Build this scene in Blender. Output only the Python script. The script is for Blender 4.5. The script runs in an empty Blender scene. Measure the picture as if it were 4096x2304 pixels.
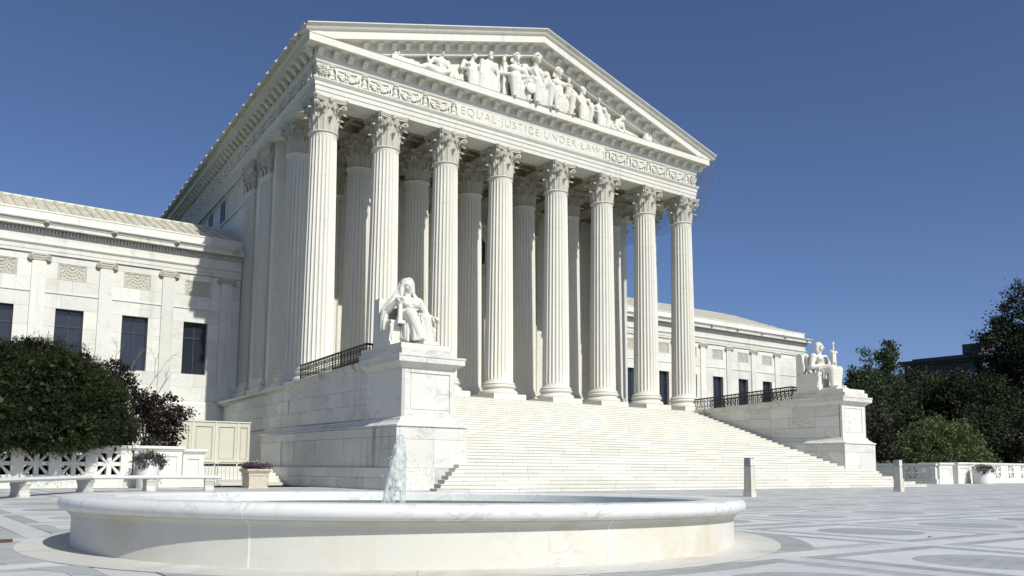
import bpy, bmesh, math, random
import numpy as np
from mathutils import Vector, Matrix, Euler

random.seed(7)
rng = np.random.default_rng(7)
SC = bpy.context.scene
COL = SC.collection
PI = math.pi

# ------------------------------------------------------------------ camera
R_ = Vector((0.8031935, -0.59567618, 0.00707728))
U_ = Vector((-0.07542192, -0.08989786, 0.99309109))
F_ = Vector((0.59092447, 0.79817809, 0.11713242))
cd = bpy.data.cameras.new('camera')
cam = bpy.data.objects.new('camera', cd)
COL.objects.link(cam)
M = Matrix(((R_.x, U_.x, -F_.x, -18.37775), (R_.y, U_.y, -F_.y, -42.15928), (R_.z, U_.z, -F_.z, 0.85562), (0, 0, 0, 1)))
cam.matrix_world = M
cd.sensor_width = 36
cd.lens = 30.46382
cd.shift_y = 0.07649
cd.clip_start = 0.1
cd.clip_end = 9000
SC.camera = cam

# ------------------------------------------------------------------ light
SUNV = Vector((0.07, -1.0, 0.89)).normalized()
elev = math.asin(SUNV.z)
w = bpy.data.worlds.new('World')
SC.world = w
w.use_nodes = True
nt = w.node_tree
bg = nt.nodes['Background']
sky = nt.nodes.new('ShaderNodeTexSky')
sky.sky_type = 'NISHITA'
sky.sun_disc = False
sky.sun_elevation = elev
sky.sun_rotation = math.atan2(SUNV.x, SUNV.y)
sky.altitude = 200
sky.air_density = 0.6
sky.dust_density = 1.5
sky.ozone_density = 6.0
tint = nt.nodes.new('ShaderNodeMix')
tint.data_type = 'RGBA'
tint.blend_type = 'MULTIPLY'
tint.inputs[0].default_value = 1.0
tint.inputs[7].default_value = (1.17, 1.11, 1.13, 1)
nt.links.new(sky.outputs[0], tint.inputs[6])
nt.links.new(tint.outputs[2], bg.inputs[0])
bg.inputs[1].default_value = 0.106
sd = bpy.data.lights.new('sun', 'SUN')
sd.energy = 4.7
sd.angle = math.radians(0.5)
sd.color = (1.0, 0.975, 0.90)
sun = bpy.data.objects.new('sun', sd)
COL.objects.link(sun)
sun.rotation_euler = SUNV.to_track_quat('Z', 'Y').to_euler()
sun.location = (0, -60, 60)
SC.view_settings.view_transform = 'Standard'
SC.view_settings.look = 'None'
SC.view_settings.gamma = 1
SC.view_settings.exposure = 0.0
SC.view_settings.use_curve_mapping = False
SC.cycles.max_bounces = 8
SC.cycles.diffuse_bounces = 4
SC.cycles.transparent_max_bounces = 16
SC.cycles.sample_clamp_indirect = 4


# ------------------------------------------------------------------ materials
class N:
    """tiny node builder"""
    def __init__(s, name):
        s.m = bpy.data.materials.new(name)
        s.m.use_nodes = True
        s.t = s.m.node_tree
        s.b = s.t.nodes['Principled BSDF']
        s.out = s.t.nodes['Material Output']

    def n(s, typ, **k):
        x = s.t.nodes.new(typ)
        for a, v in k.items():
            setattr(x, a, v)
        return x

    def l(s, a, b):
        s.t.links.new(a, b)

    def pos(s, scale=(1, 1, 1)):
        g = s.n('ShaderNodeNewGeometry')
        mp = s.n('ShaderNodeMapping')
        mp.inputs['Scale'].default_value = scale
        s.l(g.outputs['Position'], mp.inputs['Vector'])
        return mp.outputs[0]

    def noise(s, vec, scale, detail=4, rough=.55, dist=0.0):
        x = s.n('ShaderNodeTexNoise')
        x.inputs['Scale'].default_value = scale
        x.inputs['Detail'].default_value = detail
        x.inputs['Roughness'].default_value = rough
        x.inputs['Distortion'].default_value = dist
        s.l(vec, x.inputs['Vector'])
        return x.outputs['Fac']

    def ramp(s, fac, stops):
        r = s.n('ShaderNodeValToRGB')
        e = r.color_ramp.elements
        while len(e) < len(stops):
            e.new(0.5)
        for i, (p, c) in enumerate(stops):
            e[i].position = p
            e[i].color = (c, c, c, 1) if isinstance(c, (int, float)) else (*c, 1)
        s.l(fac, r.inputs[0])
        return r.outputs[0]

    def mix(s, fac, a, b, typ='MIX'):
        x = s.n('ShaderNodeMix', data_type='RGBA', blend_type=typ)
        for sock, v in ((x.inputs[0], fac), (x.inputs[6], a), (x.inputs[7], b)):
            if isinstance(v, (int, float)):
                sock.default_value = v
            elif isinstance(v, tuple):
                sock.default_value = (*v, 1)
            else:
                s.l(v, sock)
        return x.outputs[2]

    def math(s, op, a, b=None):
        x = s.n('ShaderNodeMath', operation=op)
        for i, v in enumerate((a, b)):
            if v is None:
                continue
            if isinstance(v, (int, float)):
                x.inputs[i].default_value = v
            else:
                s.l(v, x.inputs[i])
        return x.outputs[0]

    def rnd(s, lo, hi):
        o = s.n('ShaderNodeObjectInfo')
        mr = s.n('ShaderNodeMapRange')
        mr.inputs[3].default_value = lo
        mr.inputs[4].default_value = hi
        s.l(o.outputs['Random'], mr.inputs[0])
        return mr.outputs[0]

    def bump(s, h, strength, dist=.02):
        x = s.n('ShaderNodeBump')
        x.inputs['Strength'].default_value = strength
        x.inputs['Distance'].default_value = dist
        s.l(h, x.inputs['Height'])
        s.l(x.outputs[0], s.b.inputs['Normal'])

    def fin(s, col=None, rough=.5, spec=.3, metal=0):
        if col is not None:
            if isinstance(col, tuple):
                s.b.inputs['Base Color'].default_value = (*col, 1)
            else:
                s.l(col, s.b.inputs['Base Color'])
        s.b.inputs['Roughness'].default_value = rough
        s.b.inputs['Specular IOR Level'].default_value = spec
        s.b.inputs['Metallic'].default_value = metal
        return s.m


def marble(name, base, vein=(.42, .42, .43), vein_amt=.5, scale=.55, warm=(.60, .54, .44), warm_amt=.25, rnd=.07,
           streak=0.0, rough=.55, spec=.25, bump=.15, stretch=(1, 1, 1.6), grime=0.0, wscale=.33, crack=0.0, mottle=0.0):
    base = (base[0] * .985, base[1] * 1.012, base[2])
    k = N(name)
    o = k.n('ShaderNodeObjectInfo')
    off = k.n('ShaderNodeVectorMath', operation='SCALE')
    comb = k.n('ShaderNodeCombineXYZ')
    for i in range(3):
        k.l(o.outputs['Random'], comb.inputs[i])
    k.l(comb.outputs[0], off.inputs[0])
    off.inputs[3].default_value = 60.0
    p = k.pos(stretch)
    add = k.n('ShaderNodeVectorMath', operation='ADD')
    k.l(p, add.inputs[0])
    k.l(off.outputs[0], add.inputs[1])
    pv = add.outputs[0]
    n1 = k.noise(pv, scale, 9, .62, 1.7)
    v1 = k.math('ABSOLUTE', k.math('SUBTRACT', n1, .5))
    vm = k.ramp(v1, [(0.0, 1.0), (.012, .55), (.045, 0.0)])
    n2 = k.noise(pv, scale * .45, 5, .6, .8)
    cloud = k.ramp(n2, [(.42, 0.0), (.72, 1.0)])
    f = k.math('MULTIPLY', vm, k.ramp(k.noise(pv, scale * .8, 3), [(.42, 0.0), (.62, 1.0)]))
    col = k.mix(k.math('MULTIPLY', cloud, .35), base, tuple(b * .86 for b in base))
    col = k.mix(k.math('MULTIPLY', f, vein_amt), col, vein)
    n3 = k.noise(k.pos((1, 1, .6)), wscale, 6, .6, .5)
    col = k.mix(k.math('MULTIPLY', k.ramp(n3, [(.5, 0.0), (.75, 1.0)]), warm_amt), col, warm)
    if streak:
        n4 = k.noise(k.pos((2.6, 2.6, .12)), 1.0, 6, .62, .2)
        n5 = k.noise(k.pos((.5, .5, .35)), 1.0, 3)
        sm = k.math('MULTIPLY', k.ramp(n4, [(.5, 0.0), (.68, 1.0)]), k.ramp(n5, [(.45, 0.0), (.62, 1.0)]))
        col = k.mix(k.math('MULTIPLY', sm, streak), col, (.16, .155, .12))
    if grime:
        n6 = k.noise(k.pos((1.3, 1.3, 2.0)), .9, 8, .66, .4)
        col = k.mix(k.math('MULTIPLY', k.ramp(n6, [(.56, 0.0), (.7, 1.0)]), grime), col, (.2, .195, .18))
    if crack:
        n7 = k.noise(k.pos((.8, .8, 3.2)), .9, 7, .6, .6)
        cm_ = k.ramp(k.math('ABSOLUTE', k.math('SUBTRACT', n7, .5)), [(0.0, 1.0), (.0035, .8), (.008, 0.0)])
        cz = k.ramp(k.noise(k.pos((1, 1, .7)), .8, 2), [(.56, 0.0), (.62, 1.0)])
        col = k.mix(k.math('MULTIPLY', k.math('MULTIPLY', cm_, cz), crack), col, (.13, .10, .07))
    if mottle:
        n8 = k.noise(k.pos((2.0, 7.0, 2.0)), 1.6, 9, .68, .3)
        n9 = k.noise(k.pos((1.0, 1.0, 1.0)), 1.1, 5, .6)
        mm = k.math('ADD', k.math('MULTIPLY', n8, .65), k.math('MULTIPLY', n9, .35))
        col = k.mix(k.ramp(mm, [(.36, mottle), (.5, 0.0)]), col, tuple(b * .55 for b in base))
        col = k.mix(k.ramp(mm, [(.52, 0.0), (.66, mottle)]), col, tuple(min(.8, b * 1.35) for b in base))
    tint = k.n('ShaderNodeHueSaturation')
    k.l(col, tint.inputs['Color'])
    k.l(k.rnd(1 - rnd, 1 + rnd * .6), tint.inputs['Value'])
    g = k.noise(k.pos(), 22, 4, .6)
    k.bump(k.math('ADD', g, k.math('MULTIPLY', n1, .6)), bump, .01)
    return k.fin(tint.outputs[0], rough, spec)


W = (.685, .672, .63)
MT = {}
MT['wall'] = marble('wall_marble', (.685, .665, .61), scale=.8, vein_amt=.5, streak=.26, rnd=.1)
MT['column'] = marble('column_marble', (.66, .63, .56), scale=1.2, vein_amt=.25, warm_amt=.35, stretch=(1, 1, .35), streak=.14, rnd=.05)
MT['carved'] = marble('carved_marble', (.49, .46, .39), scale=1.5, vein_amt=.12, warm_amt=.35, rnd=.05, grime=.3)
MT['frieze'] = marble('frieze_marble', (.665, .64, .57), scale=1.5, vein_amt=.1, warm_amt=.35, rnd=.03, grime=.05)
MT['dirtycornice'] = marble('weathered_cornice_marble', (.66, .64, .58), scale=.8, vein_amt=.3, warm_amt=.2, rnd=.05, grime=.4, streak=.55)
MT['entab'] = marble('entablature_marble', (.655, .63, .565), scale=.8, vein_amt=.28, warm_amt=.3, rnd=.06, grime=.22, streak=.2)
MT['cheek'] = marble('cheek_wall_marble', (.655, .635, .585), scale=.9, vein_amt=.7, vein=(.30, .30, .30), streak=.22, rnd=.10)
MT['cheekdirt'] = marble('stained_cheek_marble', (.61, .59, .535), scale=.9, vein_amt=.6, streak=.95, rnd=.08, grime=.25)
MT['step'] = marble('step_marble', (.645, .625, .565), scale=1.1, vein_amt=.2, warm=(.55, .48, .37), warm_amt=.35, rnd=.10, bump=.1, grime=.06)
MT['statue'] = marble('statue_marble', (.66, .635, .57), scale=1.4, vein_amt=.15, warm_amt=.4, rnd=.01, grime=.12)
MT['fount'] = marble('fountain_marble', (.615, .59, .53), scale=.8, vein=(.34, .31, .27), vein_amt=.22, warm=(.47, .40, .28), warm_amt=.7, rnd=.04, bump=.12, stretch=(1, 1, 2.6), grime=.08, wscale=.9, crack=.4)
MT['rim'] = marble('fountain_rim_marble', (.68, .67, .65), scale=1.6, vein=(.28, .28, .29), vein_amt=.6, warm_amt=.12, rnd=.03, rough=.4, spec=.35, grime=.1, wscale=.8)
MT['pave_w'] = marble('white_paving_marble', (.60, .60, .595), scale=.9, vein=(.36, .36, .37), vein_amt=.4, warm=(.46, .40, .30), warm_amt=.3, rnd=.10, rough=.5, grime=.15, wscale=.5, mottle=.3)
MT['pave_g'] = marble('grey_paving_marble', (.37, .385, .38), scale=1.6, vein=(.50, .50, .50), vein_amt=.7, warm=(.40, .40, .37), warm_amt=.4, rnd=.13, rough=.5, grime=.1, mottle=.6)
MT['apron'] = marble('stained_apron_marble', (.575, .56, .52), scale=.9, vein_amt=.3, warm=(.33, .22, .10), warm_amt=.75, rnd=.06, grime=.12, wscale=.75, mottle=.3)
MT['tile'] = marble('roof_tile_marble', (.56, .53, .44), scale=1.6, vein_amt=.1, warm_amt=.5, rnd=.14, grime=.15)
MT['bal'] = marble('balustrade_marble', (.68, .665, .62), scale=1.0, vein_amt=.3, warm_amt=.3, rnd=.05, streak=.12)
MT['bench'] = marble('bench_marble', (.66, .645, .60), scale=1.3, vein_amt=.3, rnd=.05, streak=.3)
MT['ped_leg'] = marble('bench_leg_marble', (.55, .53, .48), scale=1.3, vein_amt=.3, rnd=.05, streak=.5)


def plain(name, col, rough=.5, spec=.3, metal=0, var=.12, scale=8):
    k = N(name)
    nn = k.noise(k.pos(), scale, 4)
    c = k.mix(k.math('MULTIPLY', k.ramp(nn, [(.35, 0.0), (.7, 1.0)]), 1.0), tuple(x * (1 - var) for x in col), tuple(min(1, x * (1 + var)) for x in col))
    k.bump(nn, .08, .01)
    return k.fin(c, rough, spec, metal)


MT['letter'] = plain('shade_toned_incised_stone', (.46, .435, .37), .8, .1)  # darker tone stands in for shade inside the cut letters
MT['bronze'] = plain('dark_bronze_paint', (.022, .019, .017), .45, .4, 0)
MT['doorbronze'] = plain('bronze_door', (.05, .038, .022), .45, .4, .3)
MT['winframe'] = plain('window_frame_metal', (.035, .037, .04), .45, .4)
MT['cream'] = plain('cream_board_paint', (.515, .505, .415), .55, .25, var=.03, scale=1.5)
MT['creamtrim'] = plain('cream_trim_paint', (.58, .57, .475), .55, .25, var=.03)
MT['groove'] = plain('board_edge_shadow_gap', (.25, .22, .12), .7, .1)
MT['galv'] = plain('galvanised_steel', (.36, .37, .38), .4, .5, .5)
MT['planter'] = plain('cast_stone_planter', (.50, .45, .36), .8, .15, var=.1)
MT['pot'] = plain('white_concrete_pot', (.68, .67, .63), .7, .2, var=.05)
MT['bollard'] = plain('beige_metal_bollard', (.56, .535, .45), .5, .3, var=.04)
MT['bollard_edge'] = plain('olive_bollard_trim', (.20, .15, .05), .5, .3)
MT['plate_g'] = plain('grey_notice_plate', (.44, .45, .47), .4, .4, var=.03)
MT['plate_w'] = plain('pale_notice_plate', (.70, .72, .80), .4, .4, var=.03)
MT['print'] = plain('notice_print', (.10, .11, .16), .6, .2)
MT['print_l'] = plain('faint_notice_print', (.40, .43, .60), .6, .2)
MT['paper'] = plain('white_paper_notice', (.72, .74, .76), .6, .2)
MT['bark'] = plain('tree_bark', (.06, .05, .04), .9, .1, var=.3, scale=20)
MT['palebark'] = plain('bare_branch_bark', (.16, .14, .12), .9, .1, var=.3, scale=20)
MT['nozzle'] = plain('turquoise_nozzle', (.18, .56, .50), .45, .3)
MT['globe'] = plain('white_globe_glass', (.75, .76, .78), .25, .5, var=.02)
MT['soil'] = plain('soil', (.03, .025, .02), .95, .05)
MT['lawn'] = plain('lawn_grass', (.045, .065, .025), .95, .05, var=.4, scale=3)
MT['ground'] = plain('plaza_bedding', (.33, .325, .31), .85, .1, var=.1, scale=2)
MT['mortar'] = plain('fountain_joint_mortar', (.74, .73, .70), .8, .1, var=.03)
MT['slate'] = plain('blue_slate_roof', (.11, .13, .17), .6, .3)
MT['farwall'] = plain('far_dark_stone', (.085, .08, .082), .8, .1)
MT['farlight'] = plain('far_pale_stone', (.30, .29, .27), .8, .1)
MT['rust'] = plain('rusty_bar', (.10, .055, .03), .8, .2)
MT['asphalt'] = plain('dark_gap', (.02, .02, .02), .9, .05)
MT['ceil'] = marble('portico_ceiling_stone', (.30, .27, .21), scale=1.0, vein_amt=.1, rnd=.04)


def glassmat(name, col, rough=.06):
    k = N(name)
    nn = k.noise(k.pos(), .7, 2)
    k.bump(nn, .02, .05)
    return k.fin(k.mix(nn, tuple(c * .7 for c in col), col), rough, .6)


MT['glass'] = glassmat('dark_window_glass', (.022, .028, .042))


def leafmat(name, c1, c2, trans=.25, rough=.6):
    k = N(name)
    o = k.n('ShaderNodeNewGeometry')
    nn = k.noise(k.pos(), 1.4, 4)
    c = k.mix(k.ramp(nn, [(.35, 0.0), (.65, 1.0)]), c1, c2)
    isl = k.n('ShaderNodeHueSaturation')
    mr = k.n('ShaderNodeMapRange')
    mr.inputs[3].default_value = .6
    mr.inputs[4].default_value = 1.5
    k.l(o.outputs['Random Per Island'], mr.inputs[0])
    k.l(mr.outputs[0], isl.inputs['Value'])
    k.l(c, isl.inputs['Color'])
    k.fin(isl.outputs[0], rough, .25)
    tr = k.n('ShaderNodeBsdfTranslucent')
    k.l(isl.outputs[0], tr.inputs[0])
    mx = k.n('ShaderNodeMixShader')
    mx.inputs[0].default_value = trans
    k.l(k.b.outputs[0], mx.inputs[1])
    k.l(tr.outputs[0], mx.inputs[2])
    k.l(mx.outputs[0], k.out.inputs[0])
    return k.m


MT['yew'] = leafmat('yew_needles', (.009, .015, .004), (.030, .040, .011), .10)
MT['maple'] = leafmat('purple_maple_leaves', (.016, .014, .012), (.034, .026, .020), .2)
MT['dark'] = leafmat('dark_tree_leaves', (.014, .020, .008), (.036, .046, .018), .2)
MT['ginkgo'] = leafmat('upright_tree_leaves', (.026, .042, .018), (.060, .088, .036), .25)
MT['light'] = leafmat('bright_bush_leaves', (.042, .064, .020), (.135, .165, .07), .3)
MT['plum'] = leafmat('dull_shrub_leaves', (.024, .024, .016), (.050, .046, .036), .2)
MT['greyleaf'] = leafmat('grey_purple_trailing_leaves', (.05, .05, .06), (.13, .13, .15), .2)
MT['petal'] = leafmat('purple_petals', (.13, .07, .15), (.20, .10, .17), .3)
MT['petal_y'] = leafmat('cream_petals', (.42, .38, .16), (.5, .48, .3), .3)
MT['greenleaf'] = leafmat('bedding_leaves', (.04, .07, .02), (.09, .12, .05), .3)


def watermat():
    k = N('falling_water')
    nn = k.noise(k.pos((9, 9, 3)), 3.0, 5, .7)
    k.bump(nn, .7, .03)
    k.fin(k.mix(k.ramp(nn, [(.4, 0.0), (.62, 1.0)]), (.52, .60, .58), (.86, .90, .89)), .18, .7)
    k.b.inputs['Transmission Weight'].default_value = .22
    k.b.inputs['IOR'].default_value = 1.33
    tp = k.n('ShaderNodeBsdfTransparent')
    mx = k.n('ShaderNodeMixShader')
    k.l(k.ramp(nn, [(.36, .78), (.64, .22)]), mx.inputs[0])
    k.l(k.b.outputs[0], mx.inputs[1])
    k.l(tp.outputs[0], mx.inputs[2])
    k.l(mx.outputs[0], k.out.inputs[0])
    return k.m


MT['water'] = watermat()


def poolmat():
    k = N('pool_water')
    nn = k.noise(k.pos(), 4.0, 4)
    k.bump(nn, .25, .05)
    return k.fin((.30, .40, .38), .08, .6)


MT['pool'] = poolmat()


def netmat():
    k = N('bird_net')
    k.fin((.30, .28, .27), .9, .1)
    tp = k.n('ShaderNodeBsdfTransparent')
    mx = k.n('ShaderNodeMixShader')
    mx.inputs[0].default_value = .78
    k.l(k.b.outputs[0], mx.inputs[1])
    k.l(tp.outputs[0], mx.inputs[2])
    k.l(mx.outputs[0], k.out.inputs[0])
    return k.m


MT['net'] = netmat()


# ------------------------------------------------------------------ mesh helpers
class MB:
    def __init__(s):
        s.v = []
        s.f = []

    def add(s, vs, fs):
        b = len(s.v)
        s.v.extend([tuple(p) for p in vs])
        s.f.extend([tuple(i + b for i in f) for f in fs])
        return s

    def box(s, x0, x1, y0, y1, z0, z1):
        vs = [(x, y, z) for z in (z0, z1) for y in (y0, y1) for x in (x0, x1)]
        return s.add(vs, [(0, 2, 3, 1), (4, 5, 7, 6), (0, 1, 5, 4), (2, 6, 7, 3), (0, 4, 6, 2), (1, 3, 7, 5)])

    def frustum(s, c, w0, w1, z0, z1, d0=None, d1=None):
        d0 = d0 or w0
        d1 = d1 or w1
        vs = [(c[0] + sx * w0, c[1] + sy * d0, z0) for sx, sy in ((-1, -1), (1, -1), (1, 1), (-1, 1))]
        vs += [(c[0] + sx * w1, c[1] + sy * d1, z1) for sx, sy in ((-1, -1), (1, -1), (1, 1), (-1, 1))]
        return s.add(vs, [(0, 3, 2, 1), (4, 5, 6, 7), (0, 1, 5, 4), (1, 2, 6, 5), (2, 3, 7, 6), (3, 0, 4, 7)])

    def lathe(s, prof, seg=32, c=(0, 0), a0=0.0, a1=2 * PI, cap=True):
        full = abs(a1 - a0 - 2 * PI) < 1e-6
        n = seg if full else seg + 1
        vs = []
        for r, z in prof:
            for i in range(n):
                a = a0 + (a1 - a0) * i / seg
                vs.append((c[0] + r * math.cos(a), c[1] + r * math.sin(a), z))
        fs = []
        m = len(prof)
        for j in range(m - 1):
            for i in range(seg):
                i2 = (i + 1) % n
                fs.append((j * n + i, j * n + i2, (j + 1) * n + i2, (j + 1) * n + i))
        if full and cap:
            if prof[0][0] > 1e-4:
                fs.append(tuple(range(n - 1, -1, -1)))
            if prof[-1][0] > 1e-4:
                fs.append(tuple((m - 1) * n + i for i in range(n)))
        if not full:
            fs.append(tuple(j * n for j in range(m)))
            fs.append(tuple(j * n + n - 1 for j in range(m - 1, -1, -1)))
        return s.add(vs, fs)

    def tube(s, pts, r, seg=6, caps=True):
        pts = [Vector(p) for p in pts]
        rs = r if isinstance(r, (list, tuple)) else [r] * len(pts)
        vs = []
        fs = []
        up = None
        for i, p in enumerate(pts):
            d = (pts[min(i + 1, len(pts) - 1)] - pts[max(i - 1, 0)]).normalized()
            if up is None:
                up = d.orthogonal().normalized()
            sx = up - d * up.dot(d)
            if sx.length < 1e-5:
                sx = d.orthogonal()
            sx.normalize()
            up = sx
            sy = d.cross(sx)
            for k in range(seg):
                a = 2 * PI * k / seg
                vs.append(p + sx * (math.cos(a) * rs[i]) + sy * (math.sin(a) * rs[i]))
        for i in range(len(pts) - 1):
            for k in range(seg):
                k2 = (k + 1) % seg
                fs.append((i * seg + k, i * seg + k2, (i + 1) * seg + k2, (i + 1) * seg + k))
        if caps:
            fs.append(tuple(range(seg - 1, -1, -1)))
            fs.append(tuple((len(pts) - 1) * seg + k for k in range(seg)))
        return s.add(vs, fs)

    def prism(s, poly, axis, a, b):
        """extrude a closed 2D polygon along an axis; axis 'x': poly is (y,z); 'y': (x,z); 'z': (x,y)"""
        def P(u, v, t):
            return {'x': (t, u, v), 'y': (u, t, v), 'z': (u, v, t)}[axis]
        n = len(poly)
        vs = [P(u, v, a) for u, v in poly] + [P(u, v, b) for u, v in poly]
        fs = [tuple(range(n - 1, -1, -1)), tuple(range(n, 2 * n))]
        fs += [(i, (i + 1) % n, n + (i + 1) % n, n + i) for i in range(n)]
        return s.add(vs, fs)

    def sweep(s, path, prof, closed=False):
        """closed profile [(out,z)] swept along a polyline [(x,y)], out = right-hand side"""
        P = [Vector(p) for p in path]
        n = len(P)
        offs = []
        for i in range(n):
            d0 = (P[i] - P[i - 1]).normalized() if (i > 0 or closed) else None
            d1 = (P[(i + 1) % n] - P[i]).normalized() if (i < n - 1 or closed) else None
            if d0 is None:
                d0 = d1
            if d1 is None:
                d1 = d0
            n0 = Vector((d0.y, -d0.x))
            n1 = Vector((d1.y, -d1.x))
            b = n0 + n1
            b = b / max(1e-6, 1 + n0.dot(n1))
            offs.append(b)
        m = len(prof)
        vs = []
        for i in range(n):
            for o, z in prof:
                q = P[i] + offs[i] * o
                vs.append((q.x, q.y, z))
        fs = []
        for i in range(n if closed else n - 1):
            i2 = (i + 1) % n
            for j in range(m):
                j2 = (j + 1) % m
                fs.append((i * m + j, i2 * m + j, i2 * m + j2, i * m + j2))
        if not closed:
            fs.append(tuple(range(m)))
            fs.append(tuple((n - 1) * m + j for j in range(m - 1, -1, -1)))
        return s.add(vs, fs)

    def ico(s, c, r, sub=1, rot=None):
        key = sub
        if key not in ICO:
            b = bmesh.new()
            bmesh.ops.create_icosphere(b, subdivisions=sub, radius=1)
            b.verts.ensure_lookup_table()
            ICO[key] = ([v.co.copy() for v in b.verts], [tuple(v.index for v in f.verts) for f in b.faces])
            b.free()
        vs, fs = ICO[key]
        rr = r if isinstance(r, (tuple, list)) else (r, r, r)
        out = []
        for v in vs:
            q = Vector((v.x * rr[0], v.y * rr[1], v.z * rr[2]))
            if rot is not None:
                q = rot @ q
            out.append((q.x + c[0], q.y + c[1], q.z + c[2]))
        return s.add(out, fs)

    def cap(s, p0, p1, r0, r1, seg=10):
        """tapered capsule"""
        p0 = Vector(p0)
        p1 = Vector(p1)
        s.tube([p0, p1], [r0, r1], seg)
        s.ico(p0, r0 * 1.0, 2)
        s.ico(p1, r1 * 1.0, 2)
        return s

    def mesh(s, name, mat, smooth=None, recalc=True):
        me = bpy.data.meshes.new(name)
        me.from_pydata(s.v, [], s.f)
        me.update()
        if recalc and len(s.f) < 60000:
            b = bmesh.new()
            b.from_mesh(me)
            bmesh.ops.recalc_face_normals(b, faces=b.faces)
            b.to_mesh(me)
            b.free()
        if mat:
            me.materials.append(MT[mat] if isinstance(mat, str) else mat)
        if smooth is not None:
            me.polygons.foreach_set('use_smooth', [True] * len(me.polygons))
            if smooth < 180:
                me.set_sharp_from_angle(angle=math.radians(smooth))
        return me

    def build(s, name, mat, parent=None, smooth=None, loc=(0, 0, 0), kind=None):
        return obj(name, s.mesh(name, mat, smooth), parent, loc, kind=kind)


ICO = {}


def obj(name, me, parent=None, loc=(0, 0, 0), rot=None, scale=None, kind=None):
    o = bpy.data.objects.new(name, me)
    COL.objects.link(o)
    o.location = loc
    if rot is not None:
        o.rotation_euler = rot
    if scale is not None:
        o.scale = scale
    if parent is not None:
        o.parent = parent
    if kind:
        o['kind'] = kind
    return o


def thing(name, label, cat, loc=(0, 0, 0), group=None, rotz=0):
    o = bpy.data.objects.new(name, None)
    COL.objects.link(o)
    o.empty_display_size = .2
    o.location = loc
    o.rotation_euler = (0, 0, rotz)
    o['label'] = label
    o['category'] = cat
    if group:
        o['group'] = group
    return o


def tag(o, label, cat, group=None):
    o['label'] = label
    o['category'] = cat
    if group:
        o['group'] = group
    return o


CUBES = {}


def block(name, mat, parent, x0, x1, y0, y1, z0, z1):
    """a dressed stone: shared chamfered cube mesh, scaled"""
    if mat not in CUBES:
        CUBES[mat] = MB().box(-.5, .5, -.5, .5, -.5, .5).mesh('stone_block', mat)
    return obj(name, CUBES[mat], parent, ((x0 + x1) / 2, (y0 + y1) / 2, (z0 + z1) / 2), None, (x1 - x0, y1 - y0, z1 - z0))


def remesh(mb, name, mat, voxel, parent=None, loc=(0, 0, 0), smooth_it=3, rotz=0, disp=None):
    """union a soup of primitives into one continuous surface"""
    me = mb.mesh(name + '_tmp', None, None, recalc=True)
    o = bpy.data.objects.new('tmp', me)
    COL.objects.link(o)
    m = o.modifiers.new('r', 'REMESH')
    m.mode = 'VOXEL'
    m.voxel_size = voxel
    m.adaptivity = 0
    if smooth_it:
        s = o.modifiers.new('s', 'SMOOTH')
        s.factor = .5
        s.iterations = smooth_it
    dg = bpy.context.evaluated_depsgraph_get()
    dg.update()
    ev = o.evaluated_get(dg)
    m2 = bpy.data.meshes.new_from_object(ev)
    m2.name = name
    bpy.data.objects.remove(o)
    bpy.data.meshes.remove(me)
    m2.materials.clear()
    m2.materials.append(MT[mat])
    m2.polygons.foreach_set('use_smooth', [True] * len(m2.polygons))
    return obj(name, m2, parent, loc, (0, 0, rotz)) if parent != 'mesh' else m2


# =================================================================== SETTING
# ground sheet to the horizon
g = MB()
g.add([(-3000, -3000, -.06), (3000, -3000, -.06), (3000, 3000, -.06), (-3000, 3000, -.06)], [(0, 1, 2, 3)])
g.build('ground', 'lawn', kind='structure')

# ------------------------------------------------------------------ plaza paving
plaza = bpy.data.objects.new('plaza', MB().box(-34, 75, -60, -5.0, -.055, -.03).mesh('plaza', 'ground'))
COL.objects.link(plaza)
plaza['kind'] = 'structure'
FC = (-12.633, -32.339)
FR = 3.97
GAP = .006
PX0, PY0, PITCH, BAND = -8.03, -33.82, 2.80, .36      # one square's upper-left corner and the grid's pitch
PYP = 2.98


def poly_slab(poly, z0, z1):
    m = MB()
    m.prism(poly, 'z', z0, z1)
    return m


def clip_disc(poly, c, r, n=72):
    """convex polygon cut by a disc"""
    out = poly
    for i in range(n):
        a = 2 * PI * i / n
        nx, ny = math.cos(a), math.sin(a)
        d = nx * c[0] + ny * c[1] + r
        res = []
        for j in range(len(out)):
            p, q = out[j], out[(j + 1) % len(out)]
            dp, dq = nx * p[0] + ny * p[1] - d, nx * q[0] + ny * q[1] - d
            if dp <= 0:
                res.append(p)
            if (dp < 0 < dq) or (dq < 0 < dp):
                t = dp / (dp - dq)
                res.append((p[0] + (q[0] - p[0]) * t, p[1] + (q[1] - p[1]) * t))
        out = res
        if len(out) < 3:
            return []
    return out


def infill(w_, h_, r, z0, z1):
    """square slab with a round hole, in four corner pieces joined"""
    m = MB()
    n = 10
    for q in range(4):
        a0 = q * PI / 2
        arc = [(r * math.cos(a0 + PI / 2 * i / n), r * math.sin(a0 + PI / 2 * i / n)) for i in range(n + 1)]
        c0 = [(w_, 0), (0, h_), (-w_, 0), (0, -h_)][q]
        c1 = [(w_, h_), (-w_, h_), (-w_, -h_), (w_, -h_)][q]
        c2 = [(0, h_), (-w_, 0), (0, -h_), (w_, 0)][q]
        ring = arc + [c2, c1, c0]
        vs = [(x, y, z1) for x, y in ring] + [(x, y, z0) for x, y in ring]
        k = len(ring)
        fs = []
        # fan from the outer corner keeps the non-convex piece valid
        ci = ring.index(c1)
        for i in range(k):
            j = (i + 1) % k
            if ci not in (i, j):
                fs.append((ci, i, j))
            fs.append((i, j, k + j, k + i))
        m.add(vs, fs)
    return m


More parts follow.
